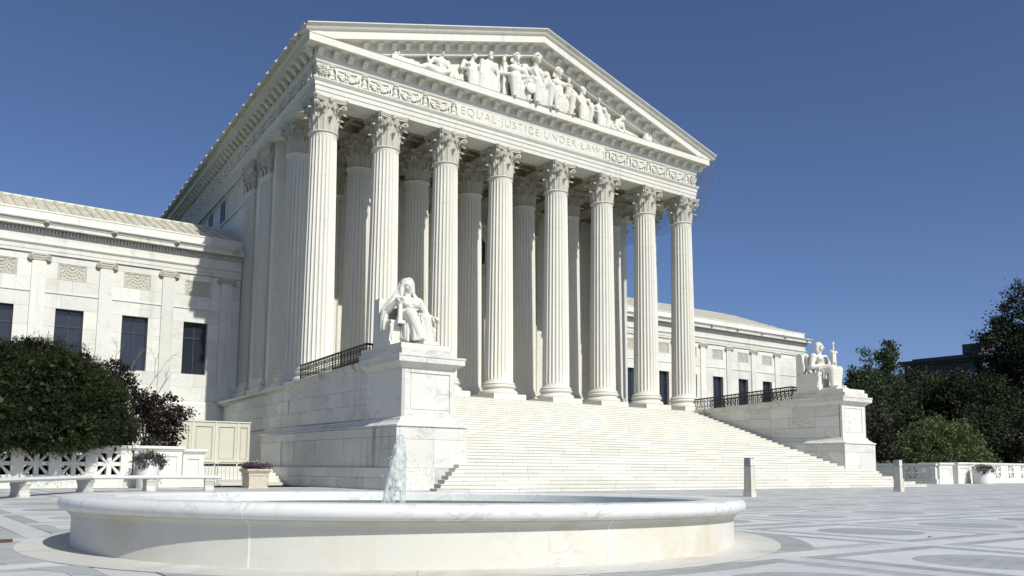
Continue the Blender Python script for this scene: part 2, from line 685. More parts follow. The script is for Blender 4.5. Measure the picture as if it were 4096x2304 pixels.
HW, HH = (PITCH - BAND) / 2, (PYP - BAND) / 2
FRW = .23
ZT = 0.0
ZB = -.03
r_disc = .72
me_disc = MB().lathe([(r_disc - GAP, ZB), (r_disc - GAP, ZT)], 40).mesh('paving_disc', 'pave_g')
me_inf = infill(HW - FRW - GAP, HH - FRW - GAP, r_disc, ZB, ZT).mesh('paving_square', 'pave_w')
bars = []
for sx, sy in ((0, -1), (1, 0), (0, 1), (-1, 0)):
    a, b = HW - GAP, HH - GAP
    c, d = HW - FRW, HH - FRW
    if sx == 0:
        pl = [(-a, sy * b), (a, sy * b), (c, sy * d), (-c, sy * d)]
    else:
        pl = [(sx * a, -b), (sx * a, b), (sx * c, d), (sx * c, -d)]
    bars.append(poly_slab(pl, ZB, ZT).mesh('paving_border', 'pave_g'))
me_bx = MB().box(-HW, HW, -BAND / 2 + GAP, BAND / 2 - GAP, ZB, ZT).mesh('paving_band', 'pave_w')
me_by = MB().box(-BAND / 2 + GAP, BAND / 2 - GAP, -HH, HH, ZB, ZT).mesh('paving_band', 'pave_w')
me_bc = MB().box(-BAND / 2 + GAP, BAND / 2 - GAP, -BAND / 2 + GAP, BAND / 2 - GAP, ZB, ZT).mesh('paving_corner', 'pave_w')
cells = []
CAMXY = Vector((-18.38, -42.16))
for i in range(-9, 34):
    for j in range(-5, 10):
        cx = PX0 + HW + i * PITCH
        cy = PY0 - HH + j * PYP
        if cy + HH > -7.0 or cy < -42:
            continue
        v = Vector((cx, cy)) - CAMXY
        lat = v.x * .803 - v.y * .596
        dep = v.x * .6 + v.y * .8
        cells.append((0 if (dep > 3 and abs(lat) < dep * .68) else 1, v.length, cx, cy))
cells.sort()
far = {'pave_w': MB(), 'pave_g': MB()}


def into(mb, me, cx, cy):
    mb.add([(p.co.x + cx, p.co.y + cy, p.co.z) for p in me.vertices], [tuple(f.vertices) for f in me.polygons])


for n_, (_, dist, cx, cy) in enumerate(cells):
    d = math.hypot(cx - FC[0], cy - FC[1])
    near = n_ < 36
    items = [(me_inf, 'paving_square', 0, 0, 'pave_w'), (me_disc, 'paving_disc', 0, 0, 'pave_g'),
             (me_bx, 'paving_band', 0, HH + BAND / 2, 'pave_w'), (me_by, 'paving_band', HW + BAND / 2, 0, 'pave_w'),
             (me_bc, 'paving_corner', HW + BAND / 2, HH + BAND / 2, 'pave_w')]
    items += [(bm_, 'paving_border', 0, 0, 'pave_g') for bm_ in bars]
    for me, nm, ox, oy, mt in items:
        if d < FR - 2.2:
            continue
        if near:
            obj(nm, me, plaza, (cx + ox, cy + oy, 0))
        else:
            into(far[mt], me, cx + ox, cy + oy)
    # grey ring round the fountain's apron, only inside the squares
    sq = [(cx - HW + GAP, cy - HH + GAP), (cx + HW - GAP, cy - HH + GAP), (cx + HW - GAP, cy + HH - GAP), (cx - HW + GAP, cy + HH - GAP)]
    pl = clip_disc(sq, FC, FR + .86)
    if pl:
        poly_slab(pl, .0005, .004).build('paving_ring_piece', 'pave_g', plaza)
for mt, mb in far.items():
    mb.build('far_white_paving' if mt == 'pave_w' else 'far_grey_paving', mt, plaza, kind='stuff')
NAP = 12
for i in range(NAP):
    a0, a1 = 2 * PI * i / NAP + .0009, 2 * PI * (i + 1) / NAP - .0009
    MB().lathe([(FR - .4, .0045), (FR + .52, .0045), (FR + .52, .008), (FR - .4, .008)], 8, FC, a0, a1).build('apron_stone', 'apron', plaza)

# =================================================================== COURT BUILDING
ZS = 4.868            # portico floor
YE = 40.0             # back end of the raised block
XC = [0.0, 3.78, 7.75, 11.76, 16.20, 20.20, 24.24, 28.0]
YI = 3.88             # inner row
bld = thing('court_building', 'white marble courthouse with a columned portico, carved pediment and low tiled wings', 'building', (14, 0, 0))
BX = Vector((-14, 0, 0))
bl = bpy.data.objects.new  # shorthand not used further


def B(mb, name, mat, smooth=None, kind=None, parent=None):
    """build a part of the court building given in world coordinates"""
    o = mb.build(name, mat, parent or bld, smooth, kind=kind)
    o.location = BX if parent is None else (0, 0, 0)
    return o


def Bo(name, me, loc, rot=None, scale=None, kind=None):
    return obj(name, me, bld, Vector(loc) + BX, rot, scale, kind)


# ---- column meshes
def shaft_mesh(z0, z1, r0, r1, fl=24):
    mb = MB()
    per = 6
    n = fl * per
    zs = [z0, z0 + .10, z0 + .16, z0 + .30]
    joints = [.22, .415, .62, .81]
    H = z1 - z0
    for t in joints:
        zj = z0 + H * t
        zs += [zj - .013, zj - .006, zj + .006, zj + .013]
    for t in (.1, .32, .5, .7, .9):
        zs.append(z0 + H * t)
    zs += [z1 - .30, z1 - .16, z1 - .10, z1]
    zs = sorted(zs)
    for z in zs:
        t = (z - z0) / H
        r = r0 + (r1 - r0) * (t ** 1.35)
        if z < z0 + .09:
            r = r0 + .055
        elif z > z1 - .09:
            r = r1 + .03
        grv = 0.0
        for tj in joints:
            if abs(z - (z0 + H * tj)) < .008:
                grv = .010
        fd = 1.0
        for zz, s_ in ((z0, 1), (z1, -1)):
            dz = (z - zz) * s_
            if dz < .28:
                fd = 0.0 if dz < .12 else min(1, (dz - .12) / .16)
        for i in range(n):
            a = 2 * PI * i / n
            ph = (i % per) / per
            dep = .0
            if ph > 0:
                u = (ph - 1 / per) / (1 - 1 / per) if per > 1 else 0
                x = (ph * per - .5) / (per - 1) * 2 - 1
                dep = .075 * math.sqrt(max(0, 1 - min(1, abs(x)) ** 2)) * fd * (r / r0)
            rr = r - dep - grv
            mb.v.append((rr * math.cos(a), rr * math.sin(a), z))
    for j in range(len(zs) - 1):
        for i in range(n):
            i2 = (i + 1) % n
            mb.f.append((j * n + i, j * n + i2, (j + 1) * n + i2, (j + 1) * n + i))
    return mb


def leaf(mb, ang, z0, h, w, r0, curl, rfun):
    """acanthus leaf: lobed strip that hugs the bell and curls out at the tip"""
    rows, cols = 11, 6
    vs = []
    for i in range(rows + 1):
        t = i / rows
        if t < .78:
            z = z0 + h * t / .78 * .97
            out = .03 + .05 * t
            rad = rfun(z) + out
        else:
            th = (t - .78) / .22 * 2.9
            zz = z0 + h * .97
            z = zz + curl * .55 * math.sin(th) * .9
            rad = rfun(zz) + .08 + curl * .75 * (1 - math.cos(th)) * .75
        wid = w * (math.sin(PI * min(1, .18 + .80 * t)) ** .6) * (1 + .12 * math.sin(t * 26))
        if t > .78:
            wid *= .85
        for j in range(cols + 1):
            u = j / cols * 2 - 1
            da = u * wid / max(.3, rad) * .5
            rad2 = rad + .035 * (1 - abs(u)) ** 1.0 - .05 * u * u + .018 * math.cos(u * 9)
            vs.append((rad2 * math.cos(ang + da), rad2 * math.sin(ang + da), z))
    b = len(mb.v)
    nv = len(vs)
    # thickness
    back = [(x * .965, y * .965, z - .012) for x, y, z in vs]
    mb.v.extend(vs + back)
    c1 = cols + 1
    for i in range(rows):
        for j in range(cols):
            q = (i * c1 + j, i * c1 + j + 1, (i + 1) * c1 + j + 1, (i + 1) * c1 + j)
            mb.f.append(tuple(b + k for k in q))
            mb.f.append(tuple(b + nv + k for k in reversed(q)))
    edge = [i * c1 for i in range(rows + 1)] + [rows * c1 + j for j in range(1, c1)] + [i * c1 + cols for i in range(rows - 1, -1, -1)]
    for a, c in zip(edge[:-1], edge[1:]):
        mb.f.append((b + a, b + c, b + nv + c, b + nv + a))


def capital_mesh(zb, zt, rn, square=False, seg=32):
    mb = MB()
    H = zt - zb

    def rf(z):
        t = max(0, min(1, (z - zb) / (H * .88)))
        return rn * (.93 + .10 * t + .16 * t ** 3)
    prof = [(rf(zb + H * .88 * i / 8), zb + H * .88 * i / 8) for i in range(9)]
    mb.lathe(prof, seg)
    k = rn / .86
    for i in range(8):
        leaf(mb, PI / 8 * 2 * i, zb + .01, H * .34, .60 * k, rn, .27, rf)
    for i in range(8):
        leaf(mb, PI / 8 * (2 * i + 1), zb + .02, H * .62, .54 * k, rn, .30, rf)
    # corner volutes and their stalks
    for i in range(4):
        a = PI / 4 + i * PI / 2
        ca, sa = math.cos(a), math.sin(a)
        for s_ in (-1, 1):
            pts = []
            rs = []
            for j in range(22):
                t = j / 21
                if t < .5:
                    u = t / .5
                    rad = rf(zb + H * .55) + .04 + (1.36 * k - rf(zb + H * .55)) * u ** 1.7 * .93
                    z = zb + H * (.52 + .32 * u ** .75)
                    sp = .26 * (1 - u) * k + .05
                else:
                    u = (t - .5) / .5
                    th = PI / 2 - u * 8.2
                    rr = .165 * k * (1 - .72 * u)
                    rad = 1.30 * k + rr * math.cos(th)
                    z = zb + H * .84 - .165 * k + rr * math.sin(th) + .0
                    sp = .055
                pts.append((rad * ca - s_ * sp * sa, rad * sa + s_ * sp * ca, z))
                rs.append((.062 if t < .6 else .055 - .02 * (t - .6)) * k)
            mb.tube(pts, rs, 6)
    # inner helices
    for i in range(4):
        a = i * PI / 2
        ca, sa = math.cos(a), math.sin(a)
        for s_ in (-1, 1):
            pts = []
            for j in range(16):
                t = j / 15
                if t < .45:
                    u = t / .45
                    sp = s_ * (.36 - .22 * u) * k
                    z = zb + H * (.50 + .28 * u)
                else:
                    u = (t - .45) / .55
                    th = PI / 2 + u * 6.5
                    rr = .10 * k * (1 - .6 * u)
                    sp = s_ * (.14 * k + rr * math.cos(th) * -1)
                    z = zb + H * .78 - .1 * k + rr * math.sin(th)
                rad = rf(z) + .07
                pts.append((rad * ca - sp * sa, rad * sa + sp * ca, z))
            mb.tube(pts, .038 * k, 5)
        mb.ico((ca * 1.02 * k, sa * 1.02 * k, zt - H * .075), (.15 * k, .15 * k, .17 * k), 2)
        for j in range(5):
            b = 2 * PI * j / 5
            mb.ico((ca * 1.10 * k - sa * .12 * math.cos(b) * k, sa * 1.10 * k + ca * .12 * math.cos(b) * k, zt - H * .075 + .12 * math.sin(b)), .06 * k, 1)
    # concave-sided abacus
    poly = []
    R_c, R_m = 1.58 * k, 1.02 * k
    for i in range(4):
        a = PI / 4 + i * PI / 2
        for s_ in (-1, 1):
            poly.append((R_c * math.cos(a) - s_ * .09 * -math.sin(a) * -1, R_c * math.sin(a) + s_ * .09 * math.cos(a)))
        a1 = a + PI / 2
        c0 = Vector((R_c * math.cos(a), R_c * math.sin(a)))
        c1 = Vector((R_c * math.cos(a1), R_c * math.sin(a1)))
        mid = Vector((math.cos(a + PI / 4), math.sin(a + PI / 4))) * R_m
        ctrl = mid * 2 - (c0 + c1) * .5
        for t in (.15, .3, .42, .5, .58, .7, .85):
            q = c0 * (1 - t) ** 2 + ctrl * 2 * t * (1 - t) + c1 * t * t
            poly.append((q.x, q.y))
    for sc, a, b in ((.93, zb + H * .875, zb + H * .925), (.97, zb + H * .925, zb + H * .965), (1.0, zb + H * .965, zt - .003)):
        mb.prism([(x * sc, y * sc) for x, y in poly], 'z', a, b)
    return mb


ZN0, ZN1 = 18.62, 20.43
base_m = MB()
base_m.lathe([(.9, 5.19), (1.10, 5.19), (1.135, 5.25), (1.15, 5.33), (1.13, 5.40), (1.08, 5.45), (1.02, 5.47), (.965, 5.50), (.945, 5.55), (.965, 5.60),
              (1.01, 5.62), (1.05, 5.66), (1.05, 5.71), (1.01, 5.75), (.97, 5.765), (.955, 5.79), (.98, 5.82), (1.0, 5.86), (.98, 5.90), (.93, 5.92), (.915, 5.945), (.7, 5.945)], 48)
ME_base = base_m.mesh('column_base', 'column', 40)
ME_plinth = MB().box(-1.18, 1.18, -1.18, 1.18, ZS + .002, 5.222).mesh('plinth', 'column')
ME_shaft = shaft_mesh(5.94, 18.52, .86, .725).mesh('shaft', 'column', 35)
cm = capital_mesh(ZN0, ZN1, .735)
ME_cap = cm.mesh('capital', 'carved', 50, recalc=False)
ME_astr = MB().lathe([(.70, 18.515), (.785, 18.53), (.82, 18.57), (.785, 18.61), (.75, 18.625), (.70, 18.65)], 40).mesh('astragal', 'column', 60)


def column(x, y):
    c = Bo('column', ME_shaft, (x, y, 0), (0, 0, PI / 24 + random.choice((0, 1, 2, 3)) * PI / 2))
    r = -c.rotation_euler.z
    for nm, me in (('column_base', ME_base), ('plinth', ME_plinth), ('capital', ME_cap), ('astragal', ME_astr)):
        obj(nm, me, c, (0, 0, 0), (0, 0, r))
    return c


for x in XC:
    column(x, 0)
for x in XC:
    column(x, YI)

# ---- portico floor / platform, seen edge-on from the left
pf = MB()
pf.box(-1.72, 29.72, -1.18, 12.85, 0.05, ZS - .26)
B(pf, 'platform_core', 'cheek')
pc = MB()
pc.sweep([(-1.85, 12.87), (-1.85, -1.2), (29.85, -1.2), (29.85, 12.87)], [(-.6, ZS - .27), (.02, ZS - .27), (.06, ZS - .22), (.20, ZS - .15), (.24, ZS - .12), (.24, ZS), (-.6, ZS)])
B(pc, 'platform_cornice', 'cheek')
for i in range(16):
    for j in range(7):
        x0, y0 = -1.25 + i * 1.906, -.6 + j * 1.9
        if j < 5:
            block('floor_stone', 'step', bld, x0 + BX.x, x0 + 1.9 + BX.x, y0, y0 + 1.894, ZS - .05, ZS)

# ---- back wall of the portico with pilasters, door and attic inside
YB = 9.4
bw = MB()
bw.box(-.55, 14 - 2.3, YB, YB + .8, ZS, ZN1 + .4)
bw.box(14 + 2.3, 28.55, YB, YB + .8, ZS, ZN1 + .4)
bw.box(14 - 2.3, 14 + 2.3, YB, YB + .8, 14.1, ZN1 + .4)
B(bw, 'portico_wall', 'wall')
dr = MB()
dr.sweep([(11.2, YB - .02), (11.2, YB - .001)], [(0, 0), (.01, 0), (.01, .01)]) if False else None
for sx in (-1, 1):
    dr.box(14 + sx * 2.42 - .42, 14 + sx * 2.42 + .42, YB - .16, YB + .2, ZS, 14.0)
dr.box(14 - 2.84, 14 + 2.84, YB - .18, YB + .2, 14.0, 14.9)
dr.box(14 - 3.1, 14 + 3.1, YB - .5, YB + .2, 14.9, 15.3)
for i in range(22):
    dr.box(11.05 + i * .27, 11.17 + i * .27, YB - .36, YB - .17, 14.7, 14.9)
B(dr, 'door_surround', 'carved')
door = MB().box(11.98, 16.02, YB + .62, YB + .74, ZS, 13.98)
door_o = B(door, 'entrance_door', 'doorbronze')
gr = MB()
for i in range(15):
    x = 12.0 + i * .285
    gr.box(x, x + .05, YB + .5, YB + .56, 11.4, 13.9)
for i in range(10):
    gr.box(11.99, 16.01, YB + .49, YB + .55, 11.4 + i * .27, 11.45 + i * .27)
gr.box(11.99, 16.01, YB + .45, YB + .6, 11.15, 11.4)
gr.box(11.99, 16.01, YB + .45, YB + .6, 13.85, 13.98)
B(gr, 'door_grille', 'bronze', parent=None)
dp = MB()
for i in range(2):
    for j in range(4):
        x = 12.15 + i * 2.0
        dp.box(x, x + 1.7, YB + .55, YB + .63, 5.3 + j * 1.45, 6.5 + j * 1.45)
B(dp, 'door_panel', 'doorbronze')
# pilaster mesh (fluted, square) with base and capital
pw, pd = .82, .30


def pil_mesh(wx, wy, z0, z1, fl):
    m = MB()
    m.box(-wx, wx, -wy, wy, z0, z0 + .15)
    m.box(-wx, wx, -wy, wy, z1 - .2, z1)
    m.box(-wx + .06, wx - .06, -wy + .06, wy - .06, z0 + .15, z1 - .2)
    for ax in (0, 1):
        L_ = wx if ax == 0 else wy
        n = max(2, int(round(2 * L_ / .245)))
        st = 2 * L_ / n
        for i in range(n + 1):
            t = -L_ + i * st
            a, b = max(-L_, t - .045), min(L_, t + .045)
            for s_ in (-1, 1):
                if ax == 0:
                    y0, y1 = (wy - .065, wy) if s_ > 0 else (-wy, -wy + .065)
                    m.box(a, b, y0, y1, z0 + .15, z1 - .2)
                else:
                    x0, x1 = (wx - .065, wx) if s_ > 0 else (-wx, -wx + .065)
                    m.box(x0, x1, a, b, z0 + .15, z1 - .2)
    return m


def pil_base(wx, wy):
    m = MB()
    path = [(-wx, -wy), (-wx, wy), (wx, wy), (wx, -wy)]
    pr_ = [(-.2, ZS), (.26, ZS), (.26, 5.22), (.24, 5.23), (.27, 5.30), (.26, 5.40), (.18, 5.47), (.12, 5.52), (.12, 5.60), (.19, 5.68), (.17, 5.76), (.09, 5.80), (.11, 5.87), (.05, 5.94), (-.2, 5.94)]
    m.sweep([(wx, -wy), (-wx, -wy), (-wx, wy), (wx, wy)][::-1], [(-o, z) for o, z in pr_], True) if False else m.sweep([(wx, -wy), (wx, wy), (-wx, wy), (-wx, -wy)], pr_, True)
    return m


def pil_cap(wx, wy):
    """square capital: leaves on each face, volutes at the corners, moulded abacus"""
    m = MB()
    zb, zt = ZN0, ZN1
    H = zt - zb
    m.frustum((0, 0), wx - .05, wx + .12, zb, zb + H * .88, wy - .05, wy + .12)
    for ax, sgn in ((0, -1), (0, 1), (1, -1), (1, 1)):
        L_ = wx if ax == 0 else wy
        D_ = wy if ax == 0 else wx
        for tier, (z0, h, n, cu) in enumerate(((zb, H * .33, max(1, int(L_ / .26)), .17), (zb, H * .58, max(1, int(L_ / .30)), .2))):
            for i in range(n + (1 if tier else 0)):
                t = -L_ + 2 * L_ * (i + (.5 if not tier else 0)) / n if n else 0
                for r in range(5):
                    q = r / 4
                    ww = .17 * (1 - .35 * q)
                    o = D_ + .02 + .06 * q + (.12 if r == 4 else 0)
                    za, zc = z0 + h * q * .8, z0 + h * (q * .8 + .24)
                    c = (t, sgn * o) if ax == 0 else (sgn * o, t)
                    m.ico((c[0], c[1], (za + zc) / 2), ((ww, .07, (zc - za) * .7) if ax == 0 else (.07, ww, (zc - za) * .7)), 1)
    for sx in (-1, 1):
        for sy in (-1, 1):
            a = Vector((sx, sy)).normalized()
            pts = []
            for j in range(16):
                t = j / 15
                if t < .4:
                    u = t / .4
                    q = Vector((sx * (wx - .1), sy * (wy - .1))) + a * (.12 + .30 * u ** 1.5)
                    z = zb + H * (.5 + .33 * u ** .8)
                else:
                    u = (t - .4) / .6
                    th = PI / 2 - u * 7
                    rr = .15 * (1 - .65 * u)
                    q = Vector((sx * (wx - .1), sy * (wy - .1))) + a * (.36 + rr * math.cos(th))
                    z = zb + H * .83 - .15 + rr * math.sin(th)
                pts.append((q.x, q.y, z))
            m.tube(pts, .075, 6)
    for i, (o, a, b) in enumerate(((.18, .88, .93), (.24, .93, .965), (.29, .965, .998))):
        m.box(-wx - o, wx + o, -wy - o, wy + o, zb + H * a, zb + H * b)
    return m


PM = {}


def pilaster(x, y, wx, wy, fl=7):
    k = (wx, wy)
    if k not in PM:
        PM[k] = (pil_mesh(wx, wy, 5.94, ZN0 - .06, fl).mesh('pilaster', 'column'), pil_base(wx, wy).mesh('pilaster_base', 'column'),
                 pil_cap(wx, wy).mesh('pilaster_capital', 'carved', 45), MB().box(-wx - .06, wx + .06, -wy - .06, wy + .06, ZN0 - .06, ZN0 + .02).mesh('pilaster_astragal', 'column'))
    p = Bo('pilaster', PM[k][0], (x, y, 0))
    for nm, me in zip(('pilaster_base', 'pilaster_capital', 'pilaster_astragal'), PM[k][1:]):
        obj(nm, me, p)


for x in XC[1:-1]:
    pilaster(x, YB - .05, .74, .32)
for sx, x in ((-1, 0.05), (1, 27.95)):
    pilaster(x, 8.40, .82, .80)
    pilaster(x, 12.03, .82, .80)
# cella side walls and attic storey above the wings
for x0, x1 in ((-.55, .5), (27.5, 28.55)):
    cw = MB().box(x0, x1, 6.9, YE + .3, ZS - 2, ZN1 + .4)
    B(cw, 'side_wall', 'wall')
# horizontal band moulding on the attic and its fret panels
for sx, xf in ((-1, -.55), (1, 28.55)):
    am = MB()
    path = [(xf, 39.4), (xf, 12.9)] if sx < 0 else [(xf, 12.9), (xf, 39.4)]
    am.sweep(path, [(-.1, 18.35), (.10, 18.35), (.14, 18.41), (.14, 18.51), (.06, 18.57), (-.1, 18.57)])
    am.sweep(path, [(-.1, 20.26), (.06, 20.26), (.09, 20.31), (.09, 20.36), (-.1, 20.38)])
    B(am, 'attic_moulding', 'wall')
    for y0, wy in ((14.2, 1.6), (16.0, 3.4), (21.6, 1.7), (25.6, 2.6)):
        fm = MB()
        for k_ in range(4):
            d = .05 + .20 * k_
            za, zb_ = 18.62 + d, 20.24 - d
            ya, yb = y0 + d, y0 + wy - d
            if yb - ya < .1:
                continue
            for (a, b, c, e) in ((ya, yb, za, za + .06), (ya, yb, zb_ - .06, zb_), (ya, ya + .06, za + .06, zb_ - .06), (yb - .06, yb, za + .06, zb_ - .06)):
                fm.box(xf - .04 if sx < 0 else xf, xf if sx < 0 else xf + .04, a, b, c, e)
        B(fm, 'attic_fret_panel', 'wall', kind='stuff')
    for y0 in (19.75, 23.7, 28.6):
        wf = MB().box(xf - .03, xf + .03, y0, y0 + 1.4, 18.7, 20.15)
        f_ = B(wf, 'attic_window', 'winframe')

# ---- ceiling
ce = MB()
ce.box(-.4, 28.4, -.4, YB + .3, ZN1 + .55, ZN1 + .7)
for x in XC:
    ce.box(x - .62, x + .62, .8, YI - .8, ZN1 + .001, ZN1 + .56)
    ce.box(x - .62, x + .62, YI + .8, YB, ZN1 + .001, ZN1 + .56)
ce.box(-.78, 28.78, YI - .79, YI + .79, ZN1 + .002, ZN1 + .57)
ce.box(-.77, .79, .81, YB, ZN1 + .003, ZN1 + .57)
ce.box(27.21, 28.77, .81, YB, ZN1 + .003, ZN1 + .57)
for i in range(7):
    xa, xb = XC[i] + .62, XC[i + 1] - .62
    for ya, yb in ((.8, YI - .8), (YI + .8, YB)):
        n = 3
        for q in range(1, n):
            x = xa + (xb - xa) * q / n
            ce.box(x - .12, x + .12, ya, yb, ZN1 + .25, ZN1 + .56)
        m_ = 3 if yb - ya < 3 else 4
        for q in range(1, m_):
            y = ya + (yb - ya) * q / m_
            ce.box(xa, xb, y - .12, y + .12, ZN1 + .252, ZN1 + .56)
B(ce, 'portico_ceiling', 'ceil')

# ---- entablature
EP = [(-.8, YE), (-.8, -.8), (28.8, -.8), (28.8, YE)]
Z = 20.43
en = MB()
en.sweep(EP, [(-1.6, Z), (0, Z), (0, Z + .26), (.035, Z + .26), (.035, Z + .53), (.075, Z + .53), (.075, Z + .72), (.11, Z + .75), (.17, Z + .84), (.19, Z + .86), (.19, Z + .934), (-1.6, Z + .934)])
B(en, 'architrave', 'entab')
fz = MB()
fz.sweep(EP, [(-1.5, Z + .934), (-.02, Z + .934), (-.02, Z + 1.80), (-1.5, Z + 1.80)])
# the frieze's front is cut away behind the lettering, which is a part of its own
B(fz, 'frieze', 'entab')
co = MB()
co.sweep(EP, [(-1.5, Z + 1.80), (.02, Z + 1.80), (.06, Z + 1.86), (.06, Z + 1.92), (.10, Z + 2.0), (.10, Z + 2.08), (.12, Z + 2.10), (.12, Z + 2.42), (.14, Z + 2.44), (.16, Z + 2.50), (.73, Z + 2.51), (.73, Z + 2.90), (.76, Z + 2.914), (-1.5, Z + 2.99)])
B(co, 'cornice', 'entab')
for sx in (0, 1):
    path = [(-.8, YE), (-.8, -1.55)] if sx == 0 else [(28.8, -1.55), (28.8, YE)]
    si = MB()
    si.sweep(path, [(0, Z + 2.92), (.755, Z + 2.918), (.80, Z + 2.95), (.84, Z + 3.05), (.92, Z + 3.14), (1.02, Z + 3.20), (1.07, Z + 3.225), (1.07, Z + 3.265), (0, Z + 3.265)])
    B(si, 'gutter_moulding', 'dirtycornice', 40)

mod_m = MB()
mod_m.prism([(0, .30), (-.37, .30), (-.385, .22), (-.36, .16), (-.31, .15), (-.26, .14), (-.2, .06), (-.10, -.05), (0, -.08)], 'x', -.15, .15)
mod_m.box(-.20, .20, -.40, 0, .30, .345)
ME_mod = mod_m.mesh('modillion', 'entab')
MS = .876
zmod = Z + 2.155
nx = int((29.2 + 1.2) / MS)
x = 2.8 - 4 * MS
while x < 29.4:
    if x > -1.25:
        Bo('modillion', ME_mod, (x, -.8 - .12, zmod))
    x += MS
for k in range(46):
    y = -.55 + k * MS
    Bo('modillion', ME_mod, (-.8 - .22, y, zmod), (0, 0, -PI / 2))
    if k < 4:
        Bo('modillion', ME_mod, (28.8 + .12, y, zmod), (0, 0, PI / 2))

# ---- pediment
XA, ZA = 14.0, 28.41
X0r, Z0r = -1.873, 23.695
SL = (ZA - Z0r) / (XA - X0r)
RP = [(-1.873, 0), (-1.873, -.05), (-1.80, -.09), (-1.72, -.17), (-1.66, -.28), (-1.60, -.35), (-1.56, -.38), (-1.53, -.40), (-1.53, -.80), (-.97, -.815), (-.95, -.88), (-.93, -.90), (-.93, -1.2), (-.90, -1.22), (-.90, -1.30), (-.86, -1.38), (-.86, -1.44), (-.8, -1.46), (.6, -1.46), (.6, 0)]
for sx in (-1, 1):
    mb = MB()
    n = len(RP)
    for end in (0, 1):
        for y, dz in RP:
            if end == 0:
                zt = Z + 2.95
                xs = max(X0r, X0r + (zt - Z0r - dz) / SL)
                xs = min(xs, XA)
                z_ = Z0r + dz + (xs - X0r) * SL
            else:
                xs, z_ = XA, ZA + dz
            mb.v.append((xs if sx < 0 else 28 - xs, y, z_))
    mb.f += [tuple(range(n)), tuple(range(2 * n - 1, n - 1, -1))] + [(i, (i + 1) % n, n + (i + 1) % n, n + i) for i in range(n)]
    B(mb, 'raking_cornice', 'entab')
    # modillions under the rake
    xm = 2.8 - 1 * MS
    ang = math.atan(SL)
    while xm < 13.7:
        z_ = Z0r + (xm - X0r) * SL - 1.16
        xx = xm if sx < 0 else 28 - xm
        if z_ > Z + 3.0:
            Bo('modillion', ME_mod, (xx, -.93, z_), (0, -ang if sx < 0 else ang, 0))
        xm += MS
ty = MB()
ty.prism([(-1.0, Z + 2.9), (29.0, Z + 2.9), (14, ZA - 1.0)], 'y', -.42, .5)
B(ty, 'tympanum', 'entab')
rf = MB()
for sx in (-1, 1):
    x0, x1 = (-1.8, 14) if sx < 0 else (29.8, 14)
    rf.prism([(x0, Z0r - .05), (x1, ZA - .03), (x1, ZA - .35), (x0, Z0r - .3)], 'y', .4, YE)
B(rf, 'portico_roof', 'tile')
# lion-head water spouts on the side gutter
lh = MB()
lh.ico((0, 0, 0), (.13, .16, .15), 2)
lh.ico((0, -.13, -.04), (.08, .09, .07), 2)
for i in range(9):
    a = 2 * PI * i / 9
    lh.ico((.13 * math.cos(a), .04, .14 * math.sin(a)), (.06, .07, .06), 1)
for s_ in (-1, 1):
    lh.ico((s_ * .09, .0, .12), .045, 1)
ME_lion = lh.mesh('lion_head', 'carved', 60)
for k in range(23):
    Bo('lion_head', ME_lion, (-1.80, -.4 + k * 1.75, Z + 3.07), (0, 0, -PI / 2))

# frieze garlands
fp = MB()
fp.lathe([(.20, 0), (.2, .05), (.17, .07), (.15, .12), (.12, .2), (.16, .24), (.12, .28), (.13, .4), (.10, .52), (.15, .56), (.15, .62), (.11, .66), (.2, .70), (.2, .74)], 12)
for s_ in (-1, 1):
    fp.tube([(s_ * .17, -.04, .70), (s_ * .27, -.05, .5), (s_ * .26, -.05, .25), (s_ * .32, -.04, .06)], [.05, .06, .05, .07], 5)
ME_post = fp.mesh('frieze_candelabrum', 'frieze', 40)
sw = MB()
rr_ = random.Random(3)
for i in range(90):
    t = rr_.random() * 2 - 1
    zc = .24 + .28 * t * t
    th = .19 * (1 - .55 * t * t)
    a = rr_.random() * 2 * PI
    rad = math.sqrt(rr_.random())
    sw.ico((t * .64, -.04 - .10 * rr_.random(), zc + th * rad * math.sin(a)), .045 + .03 * rr_.random(), 1)
for i in range(8):
    a = 2 * PI * i / 8
    sw.ico((.12 * math.cos(a), -.06, .62 + .12 * math.sin(a)), (.06, .06, .06), 1)
sw.ico((0, -.1, .62), .07, 2)
for s_ in (-1, 1):
    sw.tube([(s_ * .66, -.05, .58), (s_ * .5, -.05, .70), (s_ * .3, -.06, .66), (s_ * .16, -.05, .70)], [.05, .04, .04, .03], 5)
ME_swag = sw.mesh('frieze_swag', 'frieze', 60)
ZF = Z + .955
for xs in ([.05 + 1.93 * k for k in range(5)], [20.0 + 1.93 * k for k in range(5)]):
    for x in xs:
        Bo('frieze_candelabrum', ME_post, (x, -.83, ZF))
for x0 in [.05 + 1.93 * k for k in range(4)] + [20.0 + 1.93 * k for k in range(4)]:
    Bo('frieze_swag', ME_swag, (x0 + .965, -.825, ZF), None, (1, .45, 1))
for x in (-.42, 28.38):
    Bo('frieze_swag', ME_swag, (x, -.83, ZF), None, (.55, 1, 1))
for k in range(20):
    y = .05 + 1.93 * k
    Bo('frieze_candelabrum', ME_post, (-.83, y, ZF), (0, 0, -PI / 2))
    Bo('frieze_swag', ME_swag, (-.83, y + .965, ZF), (0, 0, -PI / 2))

